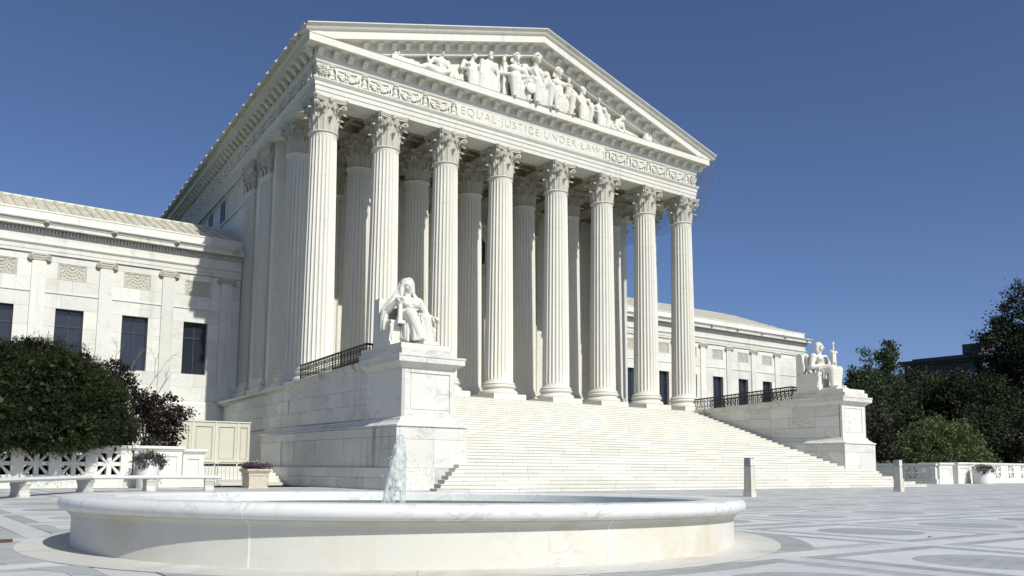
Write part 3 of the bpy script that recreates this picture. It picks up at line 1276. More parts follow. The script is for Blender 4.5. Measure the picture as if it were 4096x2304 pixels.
# inscription: raised slab with letters cut into it
TXT = '\u00b7EQUAL\u00b7JUSTICE\u00b7UNDER\u00b7LAW\u00b7'
tc = bpy.data.curves.new('txt', 'FONT')
tc.body = TXT
tc.size = .70
tc.space_character = 1.22
tc.extrude = .05
to = bpy.data.objects.new('txt', tc)
COL.objects.link(to)
dg = bpy.context.evaluated_depsgraph_get()
tm = bpy.data.meshes.new_from_object(to.evaluated_get(dg))
bpy.data.objects.remove(to)
xs_ = [v.co.x for v in tm.vertices]
tw = max(xs_) - min(xs_)
sx_ = (19.62 - 8.04) / tw
ys_ = [v.co.y for v in tm.vertices if 1]
for v in tm.vertices:
    X = 8.04 + (v.co.x - min(xs_)) * sx_
    v.co = Vector((X, -v.co.z, v.co.y))
zs_ = [v.co.z for v in tm.vertices]
hs = .50 / (.70 * .73)
for v in tm.vertices:
    v.co = Vector((v.co.x, v.co.y, v.co.z * hs))
slab = MB().box(7.92, 19.76, -.055, .0, -.20, .63).mesh('inscription_slab', 'entab')
so = bpy.data.objects.new('slab', slab)
COL.objects.link(so)
ct = bpy.data.objects.new('cut', tm)
COL.objects.link(ct)
ct.location = (0, -.062, 0)
bo = so.modifiers.new('b', 'BOOLEAN')
bo.operation = 'DIFFERENCE'
bo.solver = 'EXACT'
bo.use_self = True
bo.object = ct
dg = bpy.context.evaluated_depsgraph_get()
sm = bpy.data.meshes.new_from_object(so.evaluated_get(dg))
bpy.data.objects.remove(so)
bpy.data.objects.remove(ct)
sm.materials.clear()
sm.materials.append(MT['entab'])
ZL = 21.655
Bo('inscription_slab', sm, (0, -.785, ZL))
# floor of the cut letters, a darker colour painted in for the shade of the cuts
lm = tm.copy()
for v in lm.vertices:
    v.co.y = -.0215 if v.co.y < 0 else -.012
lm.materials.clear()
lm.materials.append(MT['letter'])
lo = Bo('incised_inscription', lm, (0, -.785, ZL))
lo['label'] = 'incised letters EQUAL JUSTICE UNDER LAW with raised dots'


# the block behind the front colonnade runs back along the plan's true side line
SIDE = .09


def along_side(o):
    """set a part back along the side walls' direction"""
    own = o.data.users == 1 and max((abs(v.co.y) for v in o.data.vertices), default=0) > 2.0
    if own:
        for v in o.data.vertices:
            if v.co.y > -1:
                v.co.x += SIDE * (v.co.y + 1)
        o.data.update()
    else:
        y = o.location.y + (o.parent.location.y if o.parent else 0)
        if y > -1:
            o.location.x += SIDE * (y + 1)
            if abs(o.scale.y) > 1.2:
                o.rotation_euler.z -= math.atan(SIDE)


for o in list(bld.children):
    along_side(o)

# =================================================================== WINGS (parts of the court building)

YW = 12.9


def wing(x_in, x_out, sgn, pils, wins, lions):
    """x_in: end at the portico, x_out: far end, sgn -1 left / +1 right"""
    a, b = min(x_in, x_out), max(x_in, x_out)
    ret = 14.0
    core = MB()
    # core with openings left at the windows
    xs = sorted(wins)
    cur = a
    for xc in xs:
        if xc - .75 > cur:
            core.box(cur, xc - .75, YW + .14, YW + .6, 0, 14.0)
        core.box(xc - .75, xc + .75, YW + .141, YW + .6, 0, 6.55)
        core.box(xc - .75, xc + .75, YW + .141, YW + .6, 9.82, 14.0)
        cur = xc + .75
    if cur < b:
        core.box(cur, b, YW + .14, YW + .6, 0, 14.0)
    core.box(a, b, YW + .6, YW + .62, 0, 14.0)
    if sgn > 0:
        core.box(b - .6, b, YW + .61, YW + ret, 0, 14.0)
    B(core, 'wing_wall', 'wall')
    # dressed facing stones, bay by bay
    edges = sorted(pils)
    bays = list(zip([a] + [p + .37 for p in edges], [p - .37 for p in edges] + [b]))
    y0, y1 = YW, YW + .138
    g_ = .004
    for xa, xb in bays:
        if xb - xa < .25:
            continue
        wc = [w_ for w_ in wins if xa < w_ < xb]
        courses = [4.90, 5.75, 6.55, 7.64, 8.73, 9.82, 10.70, 11.50, 12.46, 12.88]
        for z0, z1 in zip(courses[:-1], courses[1:]):
            segs = []
            if wc and 6.5 < z0 < 9.7:
                segs = [(xa, wc[0] - .74), (wc[0] + .74, xb)]
            elif wc and abs(z0 - 11.50) < .01:
                segs = [(xa, wc[0] - .76), (wc[0] + .76, xb)]
            else:
                xm = (xa + xb) / 2 + random.choice((-.55, 0, .55, .2))
                segs = [(xa, xm), (xm, xb)] if xb - xa > 1.6 else [(xa, xb)]
            for p, q in segs:
                if q - p > .05:
                    block('facing_stone', 'wall', bld, p + g_ + BX.x, q - g_ + BX.x, y0, y1, z0 + g_, z1 - g_)
        sb = MB()
        sb.box(xa, xb, YW - .05, YW + .1, 10.66, 10.70)
        sb.box(xa, xb, YW - .03, YW + .1, 10.70, 10.76)
        B(sb, 'string_course', 'wall')
        for w_ in wc:
            # recessed relief panel with a fan of leaves
            pm = MB()
            pm.box(w_ - .76, w_ + .76, YW + .06, YW + .139, 11.51, 12.46)
            for (p, q, r, s) in ((w_ - .75, w_ + .75, 12.40, 12.45), (w_ - .75, w_ + .75, 11.515, 11.56), (w_ - .75, w_ - .69, 11.56, 12.40), (w_ + .69, w_ + .75, 11.56, 12.40)):
                pm.box(p, q, YW + .02, YW + .08, r, s)
            for i in range(9):
                an = PI + PI * (i + .5) / 9
                for rr in (.22, .36, .5):
                    pm.ico((w_ + rr * 1.18 * math.cos(an), YW + .055, 12.33 + rr * 1.35 * math.sin(an)), (.085, .045, .10), 1)
            pm.ico((w_, YW + .05, 12.24), (.11, .05, .11), 2)
            for s_ in (-1, 1):
                pm.tube([(w_ + s_ * .56, YW + .05, 12.33), (w_ + s_ * .4, YW + .04, 12.38), (w_ + s_ * .2, YW + .05, 12.33), (w_ + s_ * .12, YW + .04, 12.26)], .032, 5)
                pm.tube([(w_ + s_ * .62, YW + .05, 11.62), (w_ + s_ * .55, YW + .04, 11.75), (w_ + s_ * .62, YW + .05, 11.86)], .03, 5)
            B(pm, 'relief_panel', 'carved', 50)
    # base courses
    bc = MB()
    path = [(a, YW), (b, YW)] + ([(b, YW + ret)] if sgn > 0 else [])
    bc.sweep(path, [(-.6, 4.89), (.04, 4.89), (.04, 4.82), (.16, 4.70), (.16, 4.34), (.20, 4.33), (.20, 3.85), (.24, 3.84), (.24, 0), (-.6, 0)][::-1])
    B(bc, 'base_course', 'wall')
    # windows
    for xc in wins:
        fr = MB()
        yf = YW + .30
        for (p, q, r, s) in ((xc - .75, xc - .68, 6.55, 9.82), (xc + .68, xc + .75, 6.55, 9.82), (xc - .68, xc + .68, 6.55, 6.63), (xc - .68, xc + .68, 9.74, 9.82)):
            fr.box(p, q, yf, yf + .16, r, s)
        wo = B(fr, 'window', 'winframe')
        mu = MB()
        mu.box(xc - .68, xc + .68, yf + .01, yf + .12, 8.80, 8.88)
        mu.box(xc - .035, xc + .035, yf + .015, yf + .11, 6.63, 9.74)
        mu.build('mullion', 'winframe', wo)
        for (p, q, r, s) in ((xc - .68, xc - .035, 6.63, 8.80), (xc + .035, xc + .68, 6.63, 8.80), (xc - .68, xc - .035, 8.88, 9.74), (xc + .035, xc + .68, 8.88, 9.74)):
            MB().box(p, q, yf + .06, yf + .075, r, s).build('pane', 'glass', wo)
        wb = MB().box(xc - .75, xc + .75, yf + .165, yf + .2, 6.5, 9.8).build('window_back', 'asphalt', wo)
    # pilasters with scrolled capitals
    for xp in pils:
        pl = MB()
        pl.box(xp - .365, xp + .365, YW - .09, YW + .13, 5.25, 12.50)
        po = B(pl, 'flat_pilaster', 'wall')
        pb = MB()
        pb.sweep([(xp - .365, YW + .1), (xp - .365, YW - .09), (xp + .365, YW - .09), (xp + .365, YW + .1)], [(-.05, 4.90), (.10, 4.90), (.10, 5.0), (.05, 5.04), (.08, 5.10), (.07, 5.16), (.02, 5.20), (.0, 5.25), (-.05, 5.25)])
        pb.build('pilaster_foot', 'wall', po, 40)
        vo = MB()
        vo.box(xp - .42, xp + .42, YW - .17, YW + .1, 12.78, 12.89)
        vo.box(xp - .34, xp + .34, YW - .13, YW + .1, 12.50, 12.78)
        for s_ in (-1, 1):
            pts = []
            for j in range(30):
                t = j / 29
                th = PI / 2 - s_ * t * 4.2 * PI
                r = .175 * (1 - .86 * t)
                pts.append((xp + s_ * .44 + r * math.cos(th), YW - .17 - .03 * t, 12.62 + r * math.sin(th)))
            vo.tube(pts, .030, 5)
            vo.add(*cyl_y(xp + s_ * .44, 12.62, .17, YW - .155, YW + .1))
        for i in range(5):
            vo.ico((xp - .22 + .11 * i, YW - .15, 12.66), (.045, .04, .07), 1)
        vo.build('volute_capital', 'carved', po, 45)
    # entablature of the wing: architrave, frieze, dentils, cornice, parapet
    e1 = MB()
    e1.sweep(path, [(-.5, 12.89), (.10, 12.89), (.10, 13.08), (.125, 13.08), (.125, 13.32), (.15, 13.33), (.20, 13.40), (.22, 13.42), (.22, 13.48), (.09, 13.50), (.09, 14.0), (.13, 14.02), (-.5, 14.02)])
    B(e1, 'wing_architrave', 'wall')
    e2 = MB()
    e2.sweep(path, [(-.5, 14.02), (.12, 14.02), (.12, 14.29), (.22, 14.30), (.55, 14.32), (.55, 14.50), (.58, 14.52), (.62, 14.60), (.70, 14.66), (.72, 14.70), (.72, 14.74), (.1, 14.80), (-.5, 14.80)])
    B(e2, 'wing_cornice', 'dirtycornice')
    de = MB()
    x = a + .08
    while x < b + .2:
        de.box(x, x + .11, YW - .26, YW - .11, 14.06, 14.285)
        x += .185
    if sgn > 0:
        y = YW
        while y < YW + ret:
            de.box(b + .11, b + .26, y, y + .11, 14.06, 14.285)
            y += .185
    B(de, 'dentil_course', 'wall', kind='stuff')
    x = a
    n = int((b - a) / 1.8)
    st = (b - a) / n
    for i in range(n):
        block('parapet_stone', 'wall', bld, a + i * st + .004 + BX.x, a + (i + 1) * st - .004 + BX.x, YW - .10, YW + .5, 14.80, 15.30)
    ca = MB()
    ca.sweep(path, [(-.5, 15.302), (.12, 15.302), (.14, 15.33), (.14, 15.40), (-.5, 15.40)])
    if sgn > 0:
        ca.box(b - .5, b + .10, YW + .51, YW + ret, 14.80, 15.30)
    B(ca, 'parapet_coping', 'wall')
    for x in lions:
        Bo('wing_lion_head', ME_lion, (x, YW - .68, 14.62), None, (.95, .8, .95))


def cyl_y(x, z, r, y0, y1, n=18):
    vs = [(x + r * math.cos(2 * PI * i / n), y0, z + r * math.sin(2 * PI * i / n)) for i in range(n)]
    vs += [(v[0], y1, v[2]) for v in vs[:n]]
    fs = [tuple(range(n)), tuple(range(2 * n - 1, n - 1, -1))] + [(i, (i + 1) % n, n + (i + 1) % n, n + i) for i in range(n)]
    return vs, fs


def cyl_x(y, z, r, x0, x1, n=14):
    vs, fs = cyl_y(y, z, r, x0, x1, n)
    return [(v[1], v[0], v[2]) for v in vs], fs


PL = [-.55 - 3.57 * k for k in range(6)]
WL = [-2.36 - 3.585 * k for k in range(5)]
wing(.36, -21, -1, PL, WL, [-.3 - 3.6 * k for k in range(6)])
PR = [29.85 + 3.775 * k for k in range(9)]
WR = [31.92 + 3.775 * k for k in range(8)]
wing(29.7, 61.1, 1, [29.9 + 3.777 * k for k in range(8)] + [60.65], [32.05 + 3.78 * k for k in range(7)], [30.6 + 3.786 * k for k in range(9)])

# ---- tiled roofs of the wings
SLR = .43


def tile_meshes():
    L_ = .82
    c = MB()
    # cover tile: gabled half tube with a raised lip
    for (w0, h0, a, b) in ((.115, .15, 0, L_ * .86), (.135, .185, L_ * .86, L_)):
        c.prism([(-w0, 0), (-w0, h0 * .5), (0, h0), (w0, h0 * .5), (w0, 0)], 'y', -b, -a)
    p = MB()
    for i in range(2):
        y0 = -L_ * (i + 1) / 2
        p.prism([(y0 - .03, .07), (y0 + L_ / 2, .02), (y0 + L_ / 2, -.02), (y0 - .03, .0)], 'x', -.30, .30)
    return c.mesh('cover_tile', 'tile'), p.mesh('pan_tile', 'tile')


ME_cov, ME_pan = tile_meshes()
ANG = math.atan(SLR)


def tiled(x0, x1, pitch, rows, single, y0=13.35, z0=15.28, hip=None):
    st = (MB(), MB())
    L_ = .82 * .97
    n = int((x1 - x0) / pitch)
    for i in range(n + 1):
        x = x0 + i * pitch
        for j in range(rows):
            s = (j + 1) * L_
            y, z = y0 + s * math.cos(ANG), z0 + s * math.sin(ANG)
            if hip and x > hip - (rows - 1 - j) * 0 - j * .62:
                continue
            if single:
                Bo('cover_tile', ME_cov, (x, y, z + .03), (ANG, 0, 0))
                if i < n:
                    Bo('pan_tile', ME_pan, (x + pitch / 2, y, z), (ANG, 0, 0), (pitch / .6, 1, 1))
            else:
                ca, sa = math.cos(ANG), math.sin(ANG)
                for k, (me, ox, oz, sc_) in enumerate(((ME_cov, 0, .03, 1), (ME_pan, pitch / 2, 0, pitch / .6))):
                    if k == 1 and i == n:
                        continue
                    st[k].add([(x + ox + v.co.x * sc_, y + v.co.y * ca - v.co.z * sa, z + oz + v.co.y * sa + v.co.z * ca) for v in me.vertices], [tuple(f.vertices) for f in me.polygons])
    if not single:
        B(st[0], 'cover_tile_rows', 'tile', kind='stuff')
        B(st[1], 'pan_tile_rows', 'tile', kind='stuff')


tiled(-13.5, 1.1, .60, 7, True)
tiled(-21, -14.1, .60, 7, False)
tiled(28.6, 59.6, .62, 7, False, hip=60.6)
for x0, x1 in ((-21, 1.3), (28.56, 60.2)):
    rb = MB()
    ye, ze = 13.35 + 7 * .8 * math.cos(ANG), 15.28 + 7 * .8 * math.sin(ANG)
    xe = x1 if x0 < 0 else x1 - 5.0
    rb.add([(x0, 13.3, 15.24), (x1, 13.3, 15.24), (xe, ye, ze - .03), (x0, ye, ze - .03), (x0, ye + 5, 15.24), (x1, ye + 5, 15.24)], [(0, 1, 2, 3), (3, 2, 5, 4), (1, 5, 2)])
    rb.tube([(x0, ye, ze + .03), (xe - .1, ye, ze + .03)], .14, 8)
    rb.box(x0, x1, 13.2, 13.4, 15.2, 15.28)
    B(rb, 'wing_roof', 'tile')

# =================================================================== STAIRCASE
st = thing('staircase', 'wide white marble entrance steps climbing to the columned portico', 'steps', (14, -8, 0))
SO = Vector((-14, 8, 0))
NS, RISE, RUN = 34, ZS / 34, 15.0 / 34
Y0 = -16.18
# nosed step block, 1 m long along x, scaled
nb = MB().prism([(0, 0), (.026, -.0), (.026, .095), (0, .095), (0, RISE - .004), (RUN + .06, RISE - .004), (RUN + .06, 0)], 'x', 0, 1)
nb = MB().prism([(.024, 0), (.024, .098), (0, .104), (0, RISE - .003), (RUN + .05, RISE - .003), (RUN + .05, 0)], 'x', 0, 1)
ME_stepb = nb.mesh('step_stone', 'step')
upper = MB()
for k in range(NS):
    y = Y0 + RUN * k
    z = RISE * k
    if k < 7:
        xa = -2.35 + .435 * k
        xb = 30.4 - .40 * k
    else:
        xa, xb = .60, 27.40
    L_ = 1.9
    x = xa
    off = (.35 + .618 * k) % 1.0
    cuts = [xa]
    c = xa - L_ * off
    while True:
        c += L_ * random.uniform(.82, 1.18)
        if c > xb - .5:
            break
        if c > xa + .5:
            cuts.append(c)
    cuts.append(xb)
    for a, b in zip(cuts[:-1], cuts[1:]):
        if k < 17:
            obj('step_stone', ME_stepb, st, Vector((a + .006, y, z)) + SO, None, (b - a - .012, 1, 1))
        else:
            upper.add([(a + .007 + v.co.x * (b - a - .014) + SO.x, v.co.y + y + SO.y, v.co.z + z) for v in ME_stepb.vertices], [tuple(f.vertices) for f in ME_stepb.polygons])
upper.build('upper_step_stones', 'step', st, kind='stuff')
core = MB()
core.prism([(Y0 + .3, 0), (-1.19, ZS - .2), (-1.19, 0)], 'x', .65, 27.35)
co_ = core.build('stair_core', 'cheek', st)
co_.location = SO


# =================================================================== CHEEK WALLS with pedestals
def cheek(mir, label):
    """left cheek wall in world coordinates; mir=True mirrors about x = 14"""
    def mx(a, b):
        return (a, b) if not mir else (28 - b, 28 - a)
    root = thing('cheek_wall', label, 'stone wall', (14, -8, 0), 'cheek walls flanking the steps')

    def P(mb, name, mat, smooth=None):
        if mir:
            mb.v = [(28 - v[0], v[1], v[2]) for v in mb.v]
            mb.f = [tuple(reversed(f)) for f in mb.f]
        o = mb.build(name, mat, root, smooth)
        o.location = SO
        return o

    def bl_(name, mat, x0, x1, y0, y1, z0, z1):
        x0, x1 = mx(x0, x1)
        return block(name, mat, root, x0 + SO.x, x1 + SO.x, y0 + SO.y, y1 + SO.y, z0, z1)
    # cores
    c = MB()
    c.box(-1.80, .33, -12.66, -1.25, .05, 4.76)
    c.box(-2.16, .72, -12.98, -1.26, .04, 2.40)
    c.box(-1.70, .30, -1.25, 9.9, .05, 4.55)
    c.box(-2.05, .30, -1.26, 2.0, .04, 2.40)
    P(c, 'wall_core', 'cheek')
    # plinth
    g = .005

    def course(xo, ya, yb, z0, z1, n, mat, th=.145, off=0.0):
        """stones facing -x"""
        L_ = (yb - ya) / n
        ys = [ya] + [ya + L_ * (i + off) for i in range(1, n)] + [yb]
        for p, q in zip(ys[:-1], ys[1:]):
            bl_('wall_stone', mat, xo, xo + th, p + g, q - g, z0 + g, z1 - g)

    def course_in(xo, ya, yb, z0, z1, n, mat, th=.145):
        L_ = (yb - ya) / n
        for i in range(n):
            bl_('wall_stone', mat, xo - th, xo, ya + i * L_ + g, ya + (i + 1) * L_ - g, z0 + g, z1 - g)

    def front(yo, xa, xb, z0, z1, n, mat, th=.15):
        L_ = (xb - xa) / n
        for i in range(n):
            bl_('wall_stone', mat, xa + i * L_ + g, xa + (i + 1) * L_ - g, yo, yo + th, z0 + g, z1 - g)
    # base, outer side
    course(-2.44, -13.27, 1.9, .0, .46, 6, 'cheek', .3)
    course(-2.44, -13.27, 1.9, .46, .86, 6, 'cheek', .3, .35)
    course(-2.32, -13.15, -3.3, .86, 2.05, 4, 'cheekdirt')
    course(-2.32, -13.15, -3.3, 2.05, 2.42, 3, 'cheekdirt')
    course(-2.20, -3.3, 1.95, .86, 2.05, 3, 'cheek')
    course(-2.20, -3.3, 1.95, 2.05, 2.42, 2, 'cheek')
    # base, front
    front(-13.27, -2.14, .86, .0, .86, 2, 'cheek', .3)
    front(-13.15, -2.17, .875, .86, 1.95, 2, 'cheek')
    front(-13.15, -2.17, .875, 1.95, 2.42, 1, 'cheek')
    # base, inner side (towards the steps)
    course_in(.875, -13.0, -1.3, .86, 1.95, 6, 'cheek')
    course_in(.875, -13.0, -1.3, 1.95, 2.42, 5, 'cheek')
    # sloped set-off moulding
    mo = MB()
    mo.sweep([(-1.945, 1.98), (-1.945, -12.81), (.476, -12.81), (.476, -1.3)], [(-.12, 2.425), (.375, 2.425), (.40, 2.45), (.40, 2.50), (.375, 2.52), (.34, 2.52), (.26, 2.56), (.14, 2.66), (.09, 2.72), (.09, 2.755), (.06, 2.78), (.03, 2.82), (-.12, 2.82)])
    P(mo, 'set_off_moulding', 'cheek', 30)
    # upper wall
    zc = [2.82, 3.45, 4.09, 4.72]
    for i, (z0, z1) in enumerate(zip(zc[:-1], zc[1:])):
        course(-1.945, -9.9, -3.3, z0, z1 + (.2 if i == 2 else 0), 4, 'cheek', .145, (0, .4, -.2)[i])
        course(-1.86, -3.3, 9.9, z0, z1, 7, 'cheek', .145, (.3, 0, .4)[i])
        course_in(.476, -12.6, -1.3, z0, z1, 7, 'cheek')
        if i == 2:
            course_in(.47, -9.7, -3.3, z1, z1 + .2, 4, 'cheek')
    bl_('wall_stone', 'cheek', -1.945, -1.80, -12.81, -9.9, 2.825, 4.72)
    # the pedestal's front slab with a sunk panel
    fr = MB()
    xa, xb, za, zb = -1.79, .476, 2.825, 4.765
    y = -12.81
    for (p, q, r, s) in ((xa - .15, xa + .2, za, zb), (xb - .22, xb, za, zb), (xa + .2, xb - .22, za, za + .25), (xa + .2, xb - .22, zb - .2, zb)):
        fr.box(p, q, y, y + .15, r, s)
    fr.box(xa + .2, xb - .22, y + .045, y + .14, za + .25, zb - .2)
    fr.box(xa + .27, xb - .29, y + .022, y + .1, za + .31, zb - .26)
    P(fr, 'sunk_panel', 'cheek')
    # cornice along the outer side, front and inner return
    cpr = [(-.2, 4.725), (.02, 4.725), (.05, 4.78), (.14, 4.86), (.24, 4.92), (.27, 4.95), (.30, 4.95), (.30, 5.14), (.33, 5.17), (.33, 5.24), (-.2, 5.24)]
    cn = MB()
    cn.sweep([(-1.945, -9.75), (-1.945, -12.81), (.476, -12.81), (.476, -9.75)], cpr)
    P(cn, 'pedestal_cornice', 'cheek', 25)
    cs = MB()
    cs.sweep([(-1.86, -1.21), (-1.86, -9.76)], [(-.3, 4.55), (.02, 4.55), (.05, 4.60), (.16, 4.68), (.22, 4.72), (.24, 4.74), (.24, 4.90), (-.3, 4.90)])
    tp = MB()
    tp.box(-1.86, .476, -9.76, -1.2, 4.70, 4.905)
    ci = MB()
    ci.sweep([(.476, -9.76), (.476, -1.21)], [(-.3, 4.55), (.02, 4.55), (.05, 4.60), (.16, 4.68), (.22, 4.72), (.24, 4.74), (.24, 4.90), (-.3, 4.90)])
    for m_ in (cs, tp, ci):
        m_.v = [(v[0], v[1], v[2] + .33 * max(0, -1.2 - v[1]) / 8.56) for v in m_.v]
    P(cs, 'wall_cornice', 'cheekdirt', 25)
    P(ci, 'wall_cornice', 'cheekdirt', 25)
    P(tp, 'wall_top', 'cheek')
    # stepped blocks under the statue
    b1 = MB()
    b1.box(-2.05, .34, -12.95, -9.3, 5.242, 5.50)
    P(b1, 'statue_step', 'cheek')
    b2 = MB()
    b2.box(-1.99, .25, -12.78, -9.38, 5.502, 5.72)
    P(b2, 'statue_step', 'statue')
    for o in list(root.children):
        along_side(o)
    return root


cheek(False, 'marble cheek wall left of the steps, its pedestal carrying the hooded seated woman')
cheek(True, 'marble cheek wall right of the steps, its pedestal carrying the bare-chested seated man')


# ------------------------------------------------------------------ railings on the cheek walls
def star_panel(w_, h_):
    m = MB()
    t = .016
    m.box(0, w_, -t, t, 0, .025)
    m.box(0, w_, -t, t, h_ - .025, h_)
    m.box(0, .02, -t, t, .025, h_ - .025)
    m.box(w_ - .02, w_, -t, t, .025, h_ - .025)
    m.box(.02, w_ - .02, -t, t, h_ / 2 - .012, h_ / 2 + .012)
    for c in (h_ * .25, h_ * .75):
        r = min(w_, h_ / 2) / 2 - .01
        for i in range(4):
            a = i * PI / 4
            m.tube([(w_ / 2 - r * math.cos(a), 0, c - r * math.sin(a)), (w_ / 2 + r * math.cos(a), 0, c + r * math.sin(a))], .011, 4)
        m.lathe([(.045, 0), (.045, .02)], 8) if False else m.ico((w_ / 2, 0, c), (.05, .018, .05), 1)
    return m


PW = .30
ME_star = star_panel(PW, .70).mesh('star_panel', 'bronze')


def railing(xin, xout, y0, y1, z, label):
    root = thing('railing', label, 'railing', ((xin + xout) / 2, y0, z + .04), 'bronze lattice railings on the cheek walls')
    root.rotation_euler = (-.045, 0, 0)
    ox, oy = (xin + xout) / 2, y0
    n = int(round((y0 - y1) / PW))
    for x in (xin, xout):
        for i in range(n):
            obj('star_panel', ME_star, root, (x - ox, -i * PW, .06), (0, 0, -PI / 2))
    m_ = max(1, int(round(abs(xout - xin) / PW)))
    a = min(xin, xout)
    for i in range(m_):
        obj('star_panel', ME_star, root, (a - ox + i * abs(xout - xin) / m_, y1 - oy, .06), None, (abs(xout - xin) / m_ / PW, 1, 1))
    hr = MB()
    hr.sweep([(a, y0), (a, y1), (max(xin, xout), y1), (max(xin, xout), y0)], [(-.04, z + .76), (.04, z + .76), (.05, z + .79), (.04, z + .82), (-.04, z + .82), (-.05, z + .79)])
    h = hr.build('handrail', 'bronze', root)
    h.location = (-ox, -oy, -z)
    for x in (xin, xout):
        for i in range(0, n + 1, 3):
            MB().box(-.022, .022, -.022, .022, 0, .77).build('post', 'bronze', root, None, (x - ox, -i * PW, 0))


railing(-.05, -1.78, -2.55, -9.45, 4.905, 'dark bronze star-lattice railing behind the hooded woman statue')
railing(28.05, 29.78, -1.0, -9.0, 4.905, 'dark bronze star-lattice railing behind the seated man statue')

# =================================================================== FOUNTAIN
fo = thing('fountain', 'low round white marble fountain basin in the plaza foreground', 'fountain', (FC[0], FC[1], 0))
TILT = Euler((math.radians(-.62), math.radians(.50), 0))     # the old basin has settled a little away from the viewer
fo.rotation_euler = TILT
NSEG = 8
A0 = math.radians(-151)
ZD = -.045
WP = [(FR - .30, -.12), (FR, -.12), (FR, .335), (FR + .012, .34), (FR + .012, .352), (FR + .028, .360), (FR + .032, .375), (FR + .055, .385), (FR + .06, .40), (FR - .30, .40)]
WP = [(r, z + (ZD if z > 0 else 0)) for r, z in WP]
RPf = [(FR - .36, .402)]
for i in range(15):
    a = -PI / 2 + PI * i / 14
    RPf.append((FR + .075 + .07 * math.cos(a), .474 + .072 * math.sin(a)))
RPf += [(FR - .02, .549), (FR - .26, .545), (FR - .33, .535), (FR - .36, .51)]
RPf = [(r, z + ZD) for r, z in RPf]
WP.append(WP[0])
RPf.append(RPf[0])
angs = [math.radians(a) for a in (-141, -94.4, -48, -10, 26.6, 49.6, 80.6, 150)]
for i in range(NSEG):
    a0, a1 = angs[i] + .0016, (angs[i + 1] if i < NSEG - 1 else angs[0] + 2 * PI) - .0016
    MB().lathe(WP, 26, (0, 0), a0, a1).build('basin_wall_stone', 'fount', fo, 35)
    MB().lathe(RPf, 26, (0, 0), a0, a1).build('rim_stone', 'rim', fo, 40)
    j = MB()
    j.lathe([(r - .004 if r > FR - .2 else r + .004, z) for r, z in WP], 1, (0, 0), a0 - .0050, a0 + .0018)
    jj = MB()
    da = .0034
    jj.lathe([(r + .002 if r > FR - .2 else r, z + .0015) for r, z in RPf], 1, (0, 0), a0 - da, a0 + da * .2)
    jj.lathe([(r + .002 if r > FR - .2 else r, z) for r, z in WP], 1, (0, 0), a0 - da, a0 + da * .2)
    jj.build('mortar_joint', 'mortar', fo)
MB().lathe([(0.001, -.06), (FR - .2, -.06), (FR - .2, -.03), (0.001, -.03)], 64, (0, 0)).build('basin_floor', 'fount', fo)
MB().lathe([(0.001, .06), (FR - .301, .06)], 64, (0, 0), cap=False).build('water_surface', 'pool', fo)
nz = MB()
nz.lathe([(.030, .1), (.030, .335), (.036, .34), (.036, .352), (.028, .358), (.028, .372), (.036, .378), (.040, .40), (.040, .425), (.034, .44), (.022, .448)], 20, (-.20, .0))
nz.v = [(x, y, z - .08) for x, y, z in nz.v]
nz.build('nozzle', 'nozzle', fo, 40)
# water jet
NX, NY = FC[0] - .20, FC[1]
jr = random.Random(11)
wj = MB()
wj.tube([(0, 0, .44), (.0, 0, .62), (-.01, 0, .85), (-.03, .0, 1.1), (-.05, 0, 1.28)], [.036, .042, .055, .075, .06], 10)
for i in range(60):
    t = jr.random()
    wj.ico((-.02 - .04 * t + jr.uniform(-.03, .03), jr.uniform(-.04, .04), .6 + .72 * t), jr.uniform(.022, .05), 1)
for i in range(260):
    # drops thrown up and falling back on both sides, more to the left
    a = jr.uniform(-.6, .6) + (PI if jr.random() < .72 else 0)
    v = jr.uniform(.25, 1.0)
    t = jr.random() ** .8
    reach = (.20 if math.cos(a) < 0 else .09) * v
    z = 1.29 - .95 * t ** 1.6 - (1 - v) * .08
    if math.cos(a) > 0 and z < .78:
        continue
    if z < .44:
        continue
    x = -.05 + math.cos(a) * reach * (t ** .7) + jr.uniform(-.012, .012)
    y = math.sin(a) * reach * (t ** .7)
    s = jr.uniform(.012, .034)
    wj.ico((x, y, z), (s * .8, s * .8, s * jr.uniform(1.2, 2.8)), 1)
for i in range(7):
    x0 = 0
    pts = [(-.06, jr.uniform(-.05, .05), 1.22 - .02 * i)]
    for q in range(1, 7):
        t = q / 6
        pts.append((-.06 - (.05 + .020 * i) * t ** .8 + jr.uniform(-.012, .012), pts[0][1] * (1 + t) + jr.uniform(-.01, .01), 1.2 - (.62 + .025 * i) * t))
    wj.tube(pts, [.03, .035, .032, .028, .024, .018, .010], 6)
wj.tube([(-.19, 0, .72), (-.22, 0, .60), (-.235, .0, .52), (-.28, 0, .46)], [.03, .03, .024, .012], 6)
jet = remesh(wj, 'water_jet', 'water', .012, None, (NX, NY, -.07), 1, rotz=-.63)
tag(jet, 'pale foaming water jet leaning left as it falls back into the round fountain', 'water jet')
dm = MB()
for i in range(120):
    s = jr.uniform(.003, .009)
    sd_ = -1 if jr.random() < .5 else 1
    dm.ico((sd_ * jr.uniform(.05, .24) - .04, jr.uniform(-.1, .1), jr.uniform(.5, 1.15)), s, 1)
do = dm.build('falling_drops', 'water', jet, kind='stuff')

